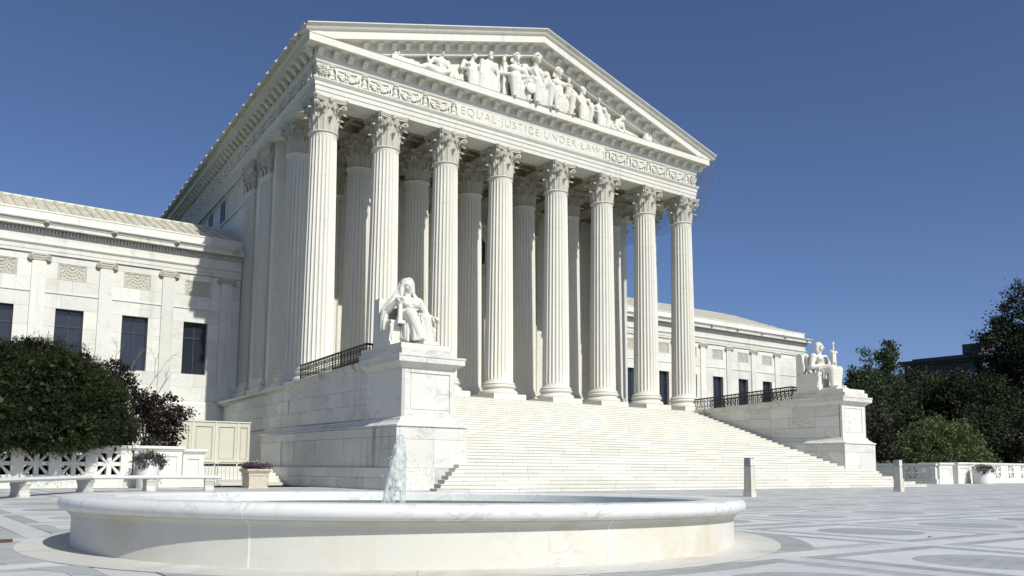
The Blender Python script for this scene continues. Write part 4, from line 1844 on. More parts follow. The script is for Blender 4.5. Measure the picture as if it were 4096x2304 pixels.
# =================================================================== FIGURES
def fist(m, c, d, up, s=1.0, n=4):
    """palm, four curled fingers and a thumb; d = pointing direction, up = back of the hand"""
    c, d, up = Vector(c), Vector(d).normalized(), Vector(up).normalized()
    sd_ = d.cross(up).normalized()
    m.ico(c, .085 * s, 2)
    m.ico(c + d * .05 * s, (.085 * s, .085 * s, .075 * s), 2)
    for i in range(n):
        o = sd_ * (.055 - .036 * i) * s
        L_ = (.085, .1, .095, .075)[i] * s
        p0 = c + d * .09 * s + o + up * .02 * s
        p1 = p0 + d * L_ * .7 + up * .0
        p2 = p1 + (d * .25 - up).normalized() * L_ * .7
        m.cap(p0, p1, .026 * s, .023 * s, 6)
        m.cap(p1, p2, .023 * s, .019 * s, 6)
    t0 = c + sd_ * .07 * s
    t1 = t0 + (d * .6 + sd_ * .5 - up * .3).normalized() * .09 * s
    m.cap(t0, t1, .028 * s, .022 * s, 6)


def head(m, c, s=1.0, yaw=0.0, beard=False, hair='short'):
    """head facing -y, turned by yaw"""
    rot = Matrix.Rotation(yaw, 3, 'Z')
    c = Vector(c)

    def P(x, y, z):
        return c + rot @ Vector((x * s, y * s, z * s))
    m.ico(P(0, .02, .05), (.16 * s, .19 * s, .19 * s), 2, rot)
    m.ico(P(0, -.06, -.06), (.125 * s, .14 * s, .17 * s), 2, rot)
    m.ico(P(0, -.11, -.18), (.06 * s, .06 * s, .05 * s), 2, rot)          # chin
    m.cap(P(0, -.19, .03), P(0, -.235, -.055), .022 * s, .032 * s, 6)       # nose
    for q in (-1, 1):
        m.cap(P(q * .03, -.185, .055), P(q * .11, -.15, .045), .024 * s, .02 * s, 6)   # brow
        m.ico(P(q * .065, -.158, .012), (.03 * s, .02 * s, .018 * s), 1, rot)         # eye
        m.ico(P(q * .085, -.12, -.06), .05 * s, 1)                                     # cheek
        m.ico(P(q * .165, .02, -.01), (.02 * s, .04 * s, .06 * s), 1, rot)             # ear
    m.cap(P(-.04, -.185, -.115), P(.04, -.185, -.115), .016 * s, .016 * s, 5)         # mouth
    m.cap(P(-.03, -.178, -.14), P(.03, -.178, -.14), .016 * s, .016 * s, 5)
    if beard:
        m.ico(P(0, -.12, -.2), (.10 * s, .09 * s, .12 * s), 2, rot)
    if hair == 'short':
        m.ico(P(0, .05, .09), (.175 * s, .19 * s, .17 * s), 2, rot)
    elif hair == 'bob':
        m.ico(P(0, .05, .09), (.185 * s, .19 * s, .17 * s), 2, rot)
        for q in (-1, 1):
            m.cap(P(q * .15, .03, .08), P(q * .155, .04, -.18), .07 * s, .06 * s, 8)
        m.cap(P(-.1, .12, .05), P(-.1, .13, -.2), .09 * s, .08 * s, 8)
        m.cap(P(.1, .12, .05), P(.1, .13, -.2), .09 * s, .08 * s, 8)


def folds(m, a0, a1, b0, b1, n, r=.03, sag=.04, seed=1):
    """ridges of cloth running from the edge a0-a1 to the edge b0-b1"""
    q = random.Random(seed)
    a0, a1, b0, b1 = map(Vector, (a0, a1, b0, b1))
    for i in range(n):
        t = (i + .5) / n
        p = a0.lerp(a1, t)
        e = b0.lerp(b1, t)
        mid = p.lerp(e, .5) + Vector((q.uniform(-sag, sag), q.uniform(-sag, 0), q.uniform(-sag, sag)))
        m.tube([p, mid, e], [r * .7, r, r * 1.25], 6)


def chair(root, wid, top, style):
    c = MB()
    c.box(-wid, wid, -.55, .75, 0, .74)
    c.box(-wid + .12, wid - .12, .42, .74, .70, top)
    for s_ in (-1, 1):
        # scrolled side: an S-shaped cheek
        poly = [(-.60, 0), (-.60, .10), (-.50, .16), (-.52, .34), (-.60, .52), (-.60, .66), (-.52, .75), (-.1, .80), (.3, .80), (.62, .80), (.76, .9), (.80, .4), (.76, .0)]
        x0, x1 = (wid - .02, wid + .09) if s_ > 0 else (-wid - .09, -wid + .02)
        c.prism(poly, 'x', x0, x1)
        c.add(*cyl_x(-.52, .70, .10, x0 - .012, x1 + .012))
        # arm
        c.box(min(s_ * (wid - .2), s_ * (wid + .05)), max(s_ * (wid - .2), s_ * (wid + .05)), -.5, .6, .74, .92)
        c.add(*cyl_x(-.48, .85, .11, min(s_ * (wid - .22), s_ * (wid + .06)), max(s_ * (wid - .22), s_ * (wid + .06))))
        # back posts
        if style == 'posts':
            c.box(min(s_ * (wid - .28), s_ * (wid + .08)), max(s_ * (wid - .28), s_ * (wid + .08)), .34, .78, .8, top + .08)
            c.box(min(s_ * (wid - .22), s_ * (wid + .13)), max(s_ * (wid - .22), s_ * (wid + .13)), .28, .36, 1.15, top + .0)
        else:
            c.box(min(s_ * (wid - .30), s_ * (wid + .04)), max(s_ * (wid - .30), s_ * (wid + .04)), .40, .80, .8, top - .2)
            c.add(*cyl_x(.60, top - .22, .20, min(s_ * (wid - .31), s_ * (wid + .052)), max(s_ * (wid - .31), s_ * (wid + .052))))
            c.tube([(s_ * wid, .36, 1.0), (s_ * wid, .34, 1.25), (s_ * wid, .36, 1.5)], [.05, .08, .05], 8)
    return c.build('chair', 'statue', root, 30)


# ---- hooded seated woman, left pedestal
L0 = (-.97, -11.30, 5.72)
sl = thing('statue', 'white marble statue of a hooded seated woman holding a figurine, on the left pedestal', 'statue', L0)
sl.scale = (1.13, 1.05, 1.06)
chair(sl, .84, 1.80, 'posts')
MB().box(-.02, .62, -1.42, -.62, .0, .14).build('footstool', 'statue', sl)
m = MB()
m.ico((0, -.08, .98), (.50, .42, .34), 2)
m.ico((0, -.12, 1.32), (.41, .31, .38), 2)
m.ico((0, -.10, 1.70), (.47, .30, .32), 2)
for s_ in (-1, 1):
    m.ico((s_ * .20, -.36, 1.68), (.155, .13, .15), 2)
    m.ico((s_ * .47, -.05, 1.84), (.20, .2, .19), 2)
    m.cap((s_ * .24, -.25, 1.02), (s_ * .27 + (.03 if s_ > 0 else -.02), -.92, 1.08 + (.10 if s_ < 0 else 0)), .29, .24, 12)
m.cap((-.29, -.92, 1.18), (.06, -1.05, .30), .235, .15, 12)
m.cap((.30, -.92, 1.08), (.36, -.90, .22), .235, .16, 12)
m.ico((.05, -.80, .62), (.42, .20, .5), 2)
m.cap((.06, -1.02, .24), (.10, -1.30, .20), .10, .085, 8)
m.cap((.38, -.92, .10), (.44, -1.16, .07), .10, .085, 8)
for i in range(5):
    m.ico((.02 + .04 * i, -1.385 + .012 * i, .19), .026, 1)
    m.ico((.37 + .038 * i, -1.235 + .012 * i, .055), .026, 1)
folds(m, (-.42, -.95, 1.15), (-.1, -1.10, 1.1), (-.22, -1.0, .16), (.16, -1.22, .2), 6, .035, .05, 2)
folds(m, (-.05, -1.05, 1.1), (.50, -1.05, 1.05), (.12, -1.04, .14), (.62, -.98, .10), 7, .035, .05, 3)
folds(m, (.52, -.9, 1.05), (.55, -.4, 1.0), (.60, -.88, .1), (.66, -.4, .5), 4, .04, .04, 4)
folds(m, (-.45, -.55, 1.1), (-.40, -.9, 1.1), (-.50, -.55, .3), (-.36, -.95, .1), 4, .05, .04, 5)
folds(m, (-.42, -.30, 1.25), (.40, -.38, 1.15), (-.30, -.85, 1.25), (.30, -.9, 1.22), 6, .032, .05, 6)
folds(m, (-.40, -.33, 1.86), (-.3, -.36, 1.5), (.40, -.33, 1.90), (.35, -.36, 1.45), 5, .024, .05, 7)
m.cap((0, -.04, 1.92), (0, -.09, 2.2), .15, .13, 10)
head(m, (0, -.10, 2.40), 1.12, -.12, hair='bob')
# hood and veil
m.ico((0, .03, 2.52), (.26, .30, .25), 2)
m.tube([(-.17, -.17, 2.58), (-.09, -.20, 2.68), (0, -.21, 2.70), (.09, -.20, 2.68), (.17, -.17, 2.58)], .05, 8)
for s_ in (-1, 1):
    m.tube([(s_ * .15, -.14, 2.60), (s_ * .20, -.13, 2.54), (s_ * .235, -.06, 2.40), (s_ * .27, -.02, 2.15), (s_ * .36, -.05, 1.98), (s_ * .5, -.05, 1.90)], [.05, .065, .07, .08, .10, .11], 8)
    m.tube([(s_ * .16, .12, 2.55), (s_ * .24, .14, 2.25), (s_ * .42, .12, 1.95), (s_ * .62, .10, 1.6)], [.10, .12, .14, .14], 8)
m.ico((0, .2, 2.2), (.26, .14, .45), 2)
# her right arm, raised with the figurine
m.cap((-.50, -.05, 1.84), (-.80, -.12, 1.38), .17, .14, 10)
m.cap((-.80, -.12, 1.38), (-.66, -.55, 1.72), .14, .085, 10)
fist(m, (-.645, -.60, 1.76), (.5, -.6, .25), (-.3, -.4, .8), 1.25)
m.tube([(-.58, .05, 1.8), (-.86, .02, 1.35), (-.92, -.02, .95), (-.96, .0, .55)], [.15, .16, .15, .10], 8)
folds(m, (-.92, -.2, 1.3), (-.86, .2, 1.3), (-1.0, -.25, .6), (-.98, .3, .45), 4, .04, .04, 8)
# her left arm on the arm of the chair
m.cap((.50, -.05, 1.84), (.82, -.10, 1.32), .17, .14, 10)
m.cap((.82, -.10, 1.32), (.86, -.58, 1.16), .14, .085, 10)
fist(m, (.87, -.62, 1.15), (.1, -1, -.1), (0, .1, 1), 1.25)
folds(m, (.55, .0, 1.7), (.75, -.2, 1.3), (.95, .2, .9), (.95, -.3, .9), 4, .05, .04, 9)
fig = remesh(m, 'draped_figure', 'statue', .020, sl, (0, 0, 0), 2)
fg = MB()
fg.lathe([(.10, .92), (.10, 1.0), (.085, 1.02), (.085, 1.5), (.075, 1.55), (.10, 1.58), (.10, 1.62)], 14, (-.62, -.72))
fg.box(-.77, -.47, -.86, -.58, .80, .92)
fg.build('fluted_tablet', 'statue', sl, 40)
f2 = MB()
f2.cap((-.56, -.66, 1.86), (-.56, -.66, 2.02), .055, .06, 8)
f2.ico((-.56, -.66, 2.11), .045, 2)
f2.ico((-.56, -.63, 2.0), (.085, .05, .10), 2)
f2.cap((-.5, -.68, 2.02), (-.52, -.72, 1.9), .022, .018, 6)
remesh(f2, 'figurine', 'statue', .016, sl, (0, 0, 0), 1)
MB().add(*cyl_x(-.66, 1.06, .085, .74, 1.0)).build('scroll', 'statue', sl, 40)

# ---- bare-chested seated man, right pedestal
R0 = (28.70, -10.55, 5.72)
sr = thing('statue', 'white marble statue of a bare-chested seated man with a sheathed sword, on the right pedestal', 'statue', R0)
sr.scale = (1.18, 1.14, 1.15)
chair(sr, .80, 2.05, 'round')
MB().box(-.6, .5, -1.45, -.6, .0, .12).build('footstool', 'statue', sr)
m = MB()
m.ico((0, -.06, .98), (.50, .42, .34), 2)
m.ico((0, -.06, 1.32), (.38, .28, .38), 2)
m.ico((0, -.06, 1.70), (.47, .30, .32), 2)
for s_ in (-1, 1):
    m.ico((s_ * .20, -.27, 1.76), (.22, .12, .15), 2)
    m.ico((s_ * .50, -.04, 1.86), (.19, .19, .18), 2)
    m.cap((s_ * .24, -.25, 1.02), (s_ * .30, -1.02, 1.10), .28, .22, 12)
    m.cap((s_ * .30, -1.02, 1.08), (s_ * .27, -1.02, .20), .215, .12, 12)
    m.ico((s_ * .29, -.93, .72), (.16, .15, .25), 2)
    m.cap((s_ * .27, -1.0, .18), (s_ * .30, -1.36, .17), .105, .08, 8)
    for i in range(5):
        m.ico((s_ * .30 - .07 + .035 * i, -1.43 + .01 * abs(i - 2), .15), .026, 1)
for i in range(3):
    for s_ in (-1, 1):
        m.ico((s_ * .10, -.31, 1.20 + .12 * i), (.09, .05, .055), 1)
m.cap((0, -.02, 1.92), (0, -.07, 2.22), .155, .14, 10)
head(m, (0, -.08, 2.40), 1.15, 0.15, hair='bob')
# his right arm (left in the photograph) across the lap, left hand on the sword
m.cap((-.52, -.04, 1.84), (-.68, -.06, 1.28), .165, .14, 10)
m.cap((-.68, -.06, 1.28), (-.16, -.62, 1.32), .14, .09, 10)
fist(m, (-.10, -.66, 1.32), (.8, -.5, 0), (0, -.2, 1), 1.25)
m.cap((.52, -.04, 1.84), (.74, -.20, 1.36), .165, .14, 10)
m.cap((.74, -.20, 1.36), (.42, -.70, 1.46), .14, .09, 10)
fist(m, (.36, -.74, 1.48), (-.7, -.4, .2), (0, -.5, .8), 1.25)
# lap cloth hanging between and beside the legs
m.ico((0, -.6, 1.06), (.5, .5, .22), 2)
m.ico((-.02, -.98, .60), (.26, .10, .45), 2)
folds(m, (-.42, -.85, 1.28), (.2, -1.2, 1.2), (-.45, -.92, .2), (.2, -1.12, .18), 9, .04, .05, 12)
folds(m, (-.50, -.1, 1.2), (-.48, -.8, 1.2), (-.56, -.1, .85), (-.50, -.85, .55), 6, .045, .04, 13)
folds(m, (-.45, -.35, 1.28), (.45, -.35, 1.22), (-.3, -.95, 1.34), (.3, -.95, 1.30), 6, .03, .04, 14)
m.tube([(-.55, .3, 1.95), (-.62, .25, 1.5), (-.70, .1, 1.1), (-.78, -.1, .95)], [.09, .1, .1, .08], 8)
remesh(m, 'seated_figure', 'statue', .020, sr, (0, 0, 0), 2)
sw = MB()
sw.prism([(.10, 1.0), (.16, 2.05), (.44, 2.05), (.48, 1.0)], 'y', -.80, -.66)
sw.box(.04, .56, -.82, -.64, 2.05, 2.13)
sw.ico((.06, -.73, 2.12), .07, 1)
sw.ico((.54, -.73, 2.12), .07, 1)
sw.lathe([(.055, 2.13), (.048, 2.3), (.05, 2.5), (.075, 2.54), (.06, 2.62), (.01, 2.64)], 12, (.30, -.73))
sw.build('sheathed_sword', 'statue', sr, 35)

# ---- pediment relief figures (parts of the court building)
ZP = Z + 2.93


def relief(prims, name, label=None, vox=.035):
    o = remesh(prims, name, 'statue', vox, bld, BX, 2)
    if label:
        o['label'] = label
    return o


def seated(x, ztop, turn=0.0, w_=1.1, beard=False, bare=False, kneeout=.3, helm=False, yb=-.66, lean=0.0, veil=False):
    """seated relief figure; x = middle, ztop = top of the head"""
    h = ztop - ZP
    s = h / 2.75
    m = MB()

    def P(a, b, c):
        return (x + (a * 1.18 + lean * c) * s * w_, yb + b * s, ZP + c * s)
    m.box(x - .75 * s, x + .75 * s, yb + .05 * s, -.42, ZP - .02, ZP + .85 * s)
    m.ico(P(0, -.05, .98), (.48 * s, .36 * s, .34 * s), 2)
    m.ico(P(0, -.06, 1.4), (.40 * s, .28 * s, .45 * s), 2)
    m.ico(P(0, -.06, 1.75), (.50 * s, .28 * s, .28 * s), 2)
    for q in (-1, 1):
        m.ico(P(q * .50, -.02, 1.86), (.19 * s, .18 * s, .18 * s), 2)
        if bare:
            m.ico(P(q * .21, -.27, 1.76), (.22 * s, .10 * s, .14 * s), 2)
        m.cap(P(q * .22, -.2, 1.0), P(q * (.24 + kneeout * .5), -.62, 1.06), .25 * s, .21 * s, 10)
        m.cap(P(q * (.24 + kneeout * .5), -.62, 1.04), P(q * (.22 + kneeout * .35), -.58, .12), .20 * s, .13 * s, 10)
        m.cap(P(q * (.22 + kneeout * .35), -.58, .08), P(q * (.24 + kneeout * .4), -.80, .06), .09 * s, .07 * s, 8)
        m.cap(P(q * .52, -.02, 1.82), P(q * .72, -.10, 1.3), .16 * s, .13 * s, 10)
        m.cap(P(q * .72, -.10, 1.3), P(q * .40, -.52, 1.22), .13 * s, .09 * s, 10)
        m.ico(P(q * .36, -.56, 1.22), (.11 * s, .10 * s, .09 * s), 2)
    m.ico(P(0, -.42, .55), (.50 * s, .20 * s, .56 * s), 2)
    folds(m, P(-.5, -.62, 1.05), P(.5, -.62, 1.05), P(-.42, -.55, .08), P(.42, -.55, .08), 9, .035 * s, .05 * s, int(x * 10))
    if not bare:
        folds(m, P(-.45, -.28, 1.9), P(.1, -.32, 1.95), P(-.1, -.34, 1.15), P(.42, -.32, 1.1), 6, .03 * s, .05 * s, int(x * 11))
    m.cap(P(0, -.02, 1.9), P(0, -.08, 2.25), .15 * s, .13 * s, 10)
    hc = P(0, -.10, 2.46)
    head(m, hc, 1.32 * s, turn, beard, 'short')
    if helm:
        m.ico((hc[0], hc[1] + .03 * s, hc[2] + .08 * s), (.23 * s, .25 * s, .22 * s), 2)
        m.tube([(hc[0] - .18 * s, hc[1] + .05 * s, hc[2] - .1 * s), (hc[0] - .24 * s, hc[1] + .05 * s, hc[2] - .35 * s)], .07 * s, 6)
        m.tube([(hc[0] + .18 * s, hc[1] + .05 * s, hc[2] - .1 * s), (hc[0] + .24 * s, hc[1] + .05 * s, hc[2] - .35 * s)], .07 * s, 6)
    return m, P, s


def standing(x, ztop, turn=0, beard=True):
    h = ztop - ZP
    s = h / 2.3
    m = MB()

    def P(a, b, c):
        return (x + a * s, -.75 + b * s, ZP + c * s)
    m.ico(P(0, 0, .95), (.36 * s, .26 * s, .4 * s), 2)
    m.ico(P(0, 0, 1.5), (.42 * s, .26 * s, .38 * s), 2)
    m.ico(P(0, -.02, .4), (.42 * s, .28 * s, .6 * s), 2)
    for q in (-1, 1):
        m.ico(P(q * .40, 0, 1.66), .16 * s, 2)
        m.cap(P(q * .42, 0, 1.62), P(q * .54, -.05, 1.12), .14 * s, .11 * s, 10)
        m.cap(P(q * .54, -.05, 1.12), P(q * .42, -.2, .72), .11 * s, .08 * s, 10)
    folds(m, P(-.55, -.1, 1.6), P(-.1, -.25, 1.3), P(-.6, -.2, .02), P(.1, -.3, .02), 8, .05 * s, .05, 31)
    folds(m, P(-.1, -.28, 1.2), P(.4, -.2, 1.0), P(.0, -.3, .02), P(.5, -.2, .02), 6, .045 * s, .05, 32)
    m.cap(P(0, 0, 1.7), P(0, -.05, 1.95), .13 * s, .12 * s, 10)
    head(m, P(0, -.06, 2.12), 1.12 * s, turn, beard)
    return m, P, s


# drapery and rock mass behind the figures
m = MB()
q = random.Random(77)
for i in range(170):
    xx = q.uniform(5.0, 23.0)
    hh = (ZA - 1.9 - abs(xx - 14) * SL) - ZP
    tt = q.random()
    m.ico((xx, -.50 - .22 * (1 - tt) * q.random(), ZP + hh * .74 * tt), (q.uniform(.18, .42), q.uniform(.10, .2), q.uniform(.2, .5)), 1)
for i in range(60):
    xx = q.uniform(5.5, 22.5)
    hh = ((ZA - 1.9 - abs(xx - 14) * SL) - ZP) * .68
    m.tube([(xx, -.66, ZP + hh), (xx + q.uniform(-.2, .2), -.74, ZP + hh * .5), (xx + q.uniform(-.35, .35), -.8, ZP)], [.05, .07, .08], 5)
m.box(4.9, 23.2, -.62, -.42, ZP - .02, ZP + .6)
relief(m, 'relief_drapery', 'carved drapery filling the ground between the pediment figures', .045)
# left end: an acanthus clump
m = MB()
q = random.Random(5)
for i in range(60):
    m.ico((4.1 + q.uniform(-.32, .32), -.85 + q.uniform(-.12, .1), ZP + .55 + q.uniform(-.1, .62)), q.uniform(.05, .10), 1)
m.box(3.6, 4.75, -1.0, -.45, ZP - .02, ZP + .55)
m.ico((4.95, -.8, ZP + .35), (.4, .2, .35), 2)
relief(m, 'relief_ornament', 'carved clump of leaves at the left end of the pediment')
# reclining figure with a raised hand
m = MB()
m.ico((6.95, -.72, ZP + .55), (.45, .3, .42), 2)
m.ico((6.95, -.75, ZP + 1.05), (.46, .28, .36), 2)
for s_ in (-1, 1):
    m.ico((6.95 + s_ * .46, -.72, ZP + 1.2), .17, 2)
m.cap((6.5, -.75, ZP + 1.2), (6.1, -.85, ZP + .75), .15, .12, 10)
m.cap((6.1, -.85, ZP + .75), (5.95, -.85, ZP + 1.22), .12, .08, 10)
fist(m, (5.95, -.86, ZP + 1.28), (0, 0, 1), (0, -1, 0), 1.0)
m.cap((7.42, -.75, ZP + 1.2), (7.5, -.85, ZP + .65), .15, .12, 10)
m.cap((7.5, -.85, ZP + .65), (7.0, -1.0, ZP + .42), .12, .08, 10)
m.cap((6.7, -.8, ZP + .40), (5.9, -.95, ZP + .5), .25, .2, 10)
m.cap((5.9, -.95, ZP + .5), (5.2, -.85, ZP + .2), .2, .12, 10)
m.cap((6.6, -.7, ZP + .3), (5.4, -.7, ZP + .25), .25, .15, 10)
folds(m, (6.9, -.98, ZP + .9), (5.6, -.98, ZP + .55), (7.3, -.95, ZP + .02), (5.0, -.9, ZP + .02), 10, .05, .05, 41)
m.cap((6.95, -.72, ZP + 1.3), (6.98, -.76, ZP + 1.52), .14, .12, 10)
head(m, (6.98, -.8, ZP + 1.69), .98, -.1)
m.box(4.8, 8.2, -.8, -.42, ZP - .02, ZP + .25)
relief(m, 'relief_figure', 'reclining carved figure with one hand raised')
# leaning seated, head in profile to the right
m, P, s = seated(9.05, 25.84, 1.1, 1.0, False, False, .3, lean=.06)
relief(m, 'relief_figure', 'carved seated figure leaning and looking to the right')
m, P, s = standing(10.35, 26.16, .1)
relief(m, 'relief_figure', 'carved standing bearded figure in a long draped robe')
# pillar with an owl-like finial
m = MB()
m.prism([(11.25, ZP), (11.3, ZP + 2.35), (11.6, ZP + 2.35), (11.68, ZP)], 'y', -1.0, -.45)
m.ico((11.47, -.78, ZP + 2.6), (.15, .15, .25), 2)
m.ico((11.55, -.85, ZP + 2.85), .11, 2)
relief(m, 'relief_pillar', 'carved pillar topped by a small bird')
m, P, s = seated(12.35, 26.80, .5, 1.08, False, True, .35, helm=True)
relief(m, 'relief_figure', 'carved helmeted guard seated left of the centre')
m, P, s = seated(14.0, 27.22, .35, 1.05, False, False, .25)
hc = P(0, -.10, 2.46)
for i in range(7):
    a = PI * (i + .5) / 7
    m.tube([(hc[0] + .2 * s * math.cos(a), hc[1] - .05, hc[2] + .18 * s + .1 * s * math.sin(a)), (hc[0] + .32 * s * math.cos(a), hc[1] - .05, hc[2] + .22 * s + .24 * s * math.sin(a))], [.05 * s, .02 * s], 5)
m.ico(P(-.6, -.7, .62), (.28 * s, .06 * s, .26 * s), 2)
m.box(12.9, 15.1, -1.15, -.42, ZP - .02, ZP + .22)
relief(m, 'relief_figure', 'carved crowned woman enthroned at the centre of the pediment')
m, P, s = seated(15.75, 26.82, .6, 1.08, False, True, .45, helm=True)
m.cap(P(.52, -.02, 1.82), P(.75, -.4, 1.35), .16 * s, .13 * s, 10)
m.cap(P(.75, -.4, 1.35), P(.85, -.62, .9), .13 * s, .09 * s, 10)
relief(m, 'relief_figure', 'carved helmeted guard seated right of the centre')
# bundle of rods with an axe head
m = MB()
for i in range(10):
    a = 2 * PI * i / 10
    m.tube([(16.68 + .22 * math.cos(a), -.8 + .2 * math.sin(a), ZP), (16.66 + .2 * math.cos(a), -.8 + .18 * math.sin(a), ZP + 2.4)], .085, 6)
for zz in (.5, 1.1, 1.7, 2.25):
    m.lathe([(.30, ZP + zz), (.32, ZP + zz + .05), (.30, ZP + zz + .1)], 16, (16.67, -.8))
m.ico((16.70, -.8, ZP + 2.75), (.13, .12, .34), 2)
relief(m, 'relief_rod_bundle', 'carved upright bundle of rods with an axe head')
m, P, s = seated(17.75, 26.08, .9, 1.1, True, False, .25, lean=.04)
relief(m, 'relief_figure', 'carved hunched figure in a heavy robe, chin in hand')
m.v, m.f = [], []
m, P, s = seated(19.35, 25.80, -.6, 1.1, False, False, .25)
relief(m, 'relief_figure', 'carved seated figure looking back to the left')
# crouching youth
m = MB()
m.ico((20.75, -.78, ZP + .42), (.42, .28, .38), 2)
m.ico((21.05, -.8, ZP + .82), (.38, .26, .34), 2)
m.cap((21.05, -.8, ZP + 1.0), (21.3, -.85, ZP + 1.22), .13, .12, 10)
head(m, (21.42, -.88, ZP + 1.32), .95, .9)
m.cap((20.85, -.95, ZP + 1.0), (20.65, -1.0, ZP + .55), .13, .11, 10)
m.cap((20.65, -1.0, ZP + .55), (21.1, -1.05, ZP + .2), .11, .08, 10)
m.cap((21.35, -.95, ZP + .9), (21.45, -1.0, ZP + .45), .13, .1, 10)
m.cap((21.45, -1.0, ZP + .45), (21.2, -1.05, ZP + .15), .1, .08, 10)
m.cap((21.3, -.7, ZP + .35), (22.6, -.72, ZP + .3), .27, .2, 10)
m.cap((22.6, -.72, ZP + .3), (23.2, -.72, ZP + .12), .16, .09, 10)
folds(m, (21.4, -.95, ZP + .6), (22.6, -.9, ZP + .45), (21.3, -1.0, ZP + .02), (23.0, -.95, ZP + .02), 9, .05, .05, 51)
relief(m, 'relief_figure', 'carved crouching youth reading near the right end')
m = MB()
m.lathe([(.12, ZP), (.26, ZP + .15), (.28, ZP + .45), (.2, ZP + .68), (.24, ZP + .78), (.2, ZP + .82)], 14, (23.75, -.78))
m.prism([(24.1, ZP + .05), (23.98, ZP + .9), (24.12, ZP + .92), (24.3, ZP + .05)], 'y', -.95, -.6)
m.ico((24.5, -.8, ZP + .2), (.28, .2, .22), 2)
m.ico((23.35, -.8, ZP + .2), (.15, .15, .22), 2)
relief(m, 'relief_ornament', 'carved urn and tablet at the right end of the pediment')


# =================================================================== BALUSTRADES
def star_opening(m, xc, zc, r, y0, y1, ax='x'):
    """eight-spoked stone star filling a square opening of half-size r"""
    def bx(a, b, c, d):
        if ax == 'x':
            m.box(a, b, y0, y1, c, d)
        else:
            m.box(y0, y1, a, b, c, d)
    bx(xc - .085, xc + .085, zc - r, zc + r)
    bx(xc - r, xc - .085, zc - .075, zc + .075)
    bx(xc + .085, xc + r, zc - .075, zc + .075)
    for s_ in (-1, 1):
        d = .062 * 1.414
        for e in (-1, 1):
            poly = [(xc + s_ * .085, zc + e * (.075)), (xc + s_ * (r - d), zc + e * r), (xc + s_ * r, zc + e * r), (xc + s_ * r, zc + e * (r - d)), (xc + s_ * (.085 + d * .9), zc + e * .075)]
            poly[0] = (xc + s_ * .085, zc + e * .085)
            if ax == 'x':
                m.prism([poly[0], poly[1], poly[2], poly[3], poly[4]], 'y', y0 + .015, y1 - .015)
            else:
                m.prism([poly[0], poly[1], poly[2], poly[3], poly[4]], 'x', y0 + .015, y1 - .015)


def balustrade_run(root, org, x0, x1, yf, th, ztop, centres, r, zc, ends=True):
    """front face at yf, stars at the given centres; world coordinates, parts hung on root"""
    O = -Vector(org)

    def add(mb, nm, smooth=None):
        o = mb.build(nm, 'bal', root, smooth)
        o.location = O
    m = MB()
    m.box(x0, x1, yf - .05, yf + th + .05, 0.0, zc - r - .10)
    m.box(x0, x1, yf - .02, yf + th + .02, zc - r - .10, zc - r)
    add(m, 'wall_base')
    cap = MB()
    cap.sweep([(x0, yf), (x1, yf)], [(-th - .06, ztop - .17), (.02, ztop - .17), (.05, ztop - .13), (.07, ztop - .11), (.07, ztop - .02), (.05, ztop), (-th - .06, ztop)])
    add(cap, 'coping')
    up = MB().box(x0, x1, yf + .004, yf + th - .004, zc + r, ztop - .17)
    add(up, 'wall_rail')
    cs = sorted(centres)
    cur = x0
    for c in cs + [None]:
        e = x1 if c is None else c - r
        if e - cur > .02:
            add(MB().box(cur, e, yf, yf + th, zc - r, zc + r), 'wall_block')
        if c is not None:
            s = MB()
            star_opening(s, c, zc, r, yf + .03, yf + th - .03)
            add(s, 'pierced_star')
            cur = c + r


LB = (-12.5, -5.9, 0)
lbal = thing('balustrade', 'low white marble balustrade with pierced stars under the big dark yew', 'balustrade', LB)
balustrade_run(lbal, LB, -20.2, -10.02, -6.0, .32, 1.64, [-10.84 - 1.24 * k for k in range(8)], .41, .92)


def panel_pier(root, org, x0, x1, yf, yb, zt):
    O = -Vector(org)
    m = MB()
    m.box(x0, x1, yf + .02, yb, 0, .34)
    m.box(x0 + .05, x1 - .05, yf + .07, yb - .01, .34, zt - .2)
    for (a, b, c, d) in ((x0 + .05, x0 + .25, .34, zt - .2), (x1 - .25, x1 - .05, .34, zt - .2), (x0 + .25, x1 - .25, .34, .52), (x0 + .25, x1 - .25, zt - .4, zt - .2)):
        m.box(a, b, yf + .03, yf + .075, c, d)
    o = m.build('pier', 'bal', root)
    o.location = O
    c = MB()
    c.sweep([(x0 + .05, yb), (x0 + .05, yf + .03), (x1 - .05, yf + .03), (x1 - .05, yb)], [(-.1, zt - .2), (.02, zt - .2), (.06, zt - .14), (.10, zt - .10), (.10, zt - .02), (.08, zt), (-.1, zt)])
    c.box(x0 + .1, x1 - .1, yf + .1, yb, zt - .19, zt - .01)
    o = c.build('pier_coping', 'bal', root)
    o.location = O


panel_pier(lbal, LB, -10.015, -8.10, -6.12, -5.2, 1.64)
panel_pier(lbal, LB, -8.095, -7.15, -5.85, -5.0, 1.55)

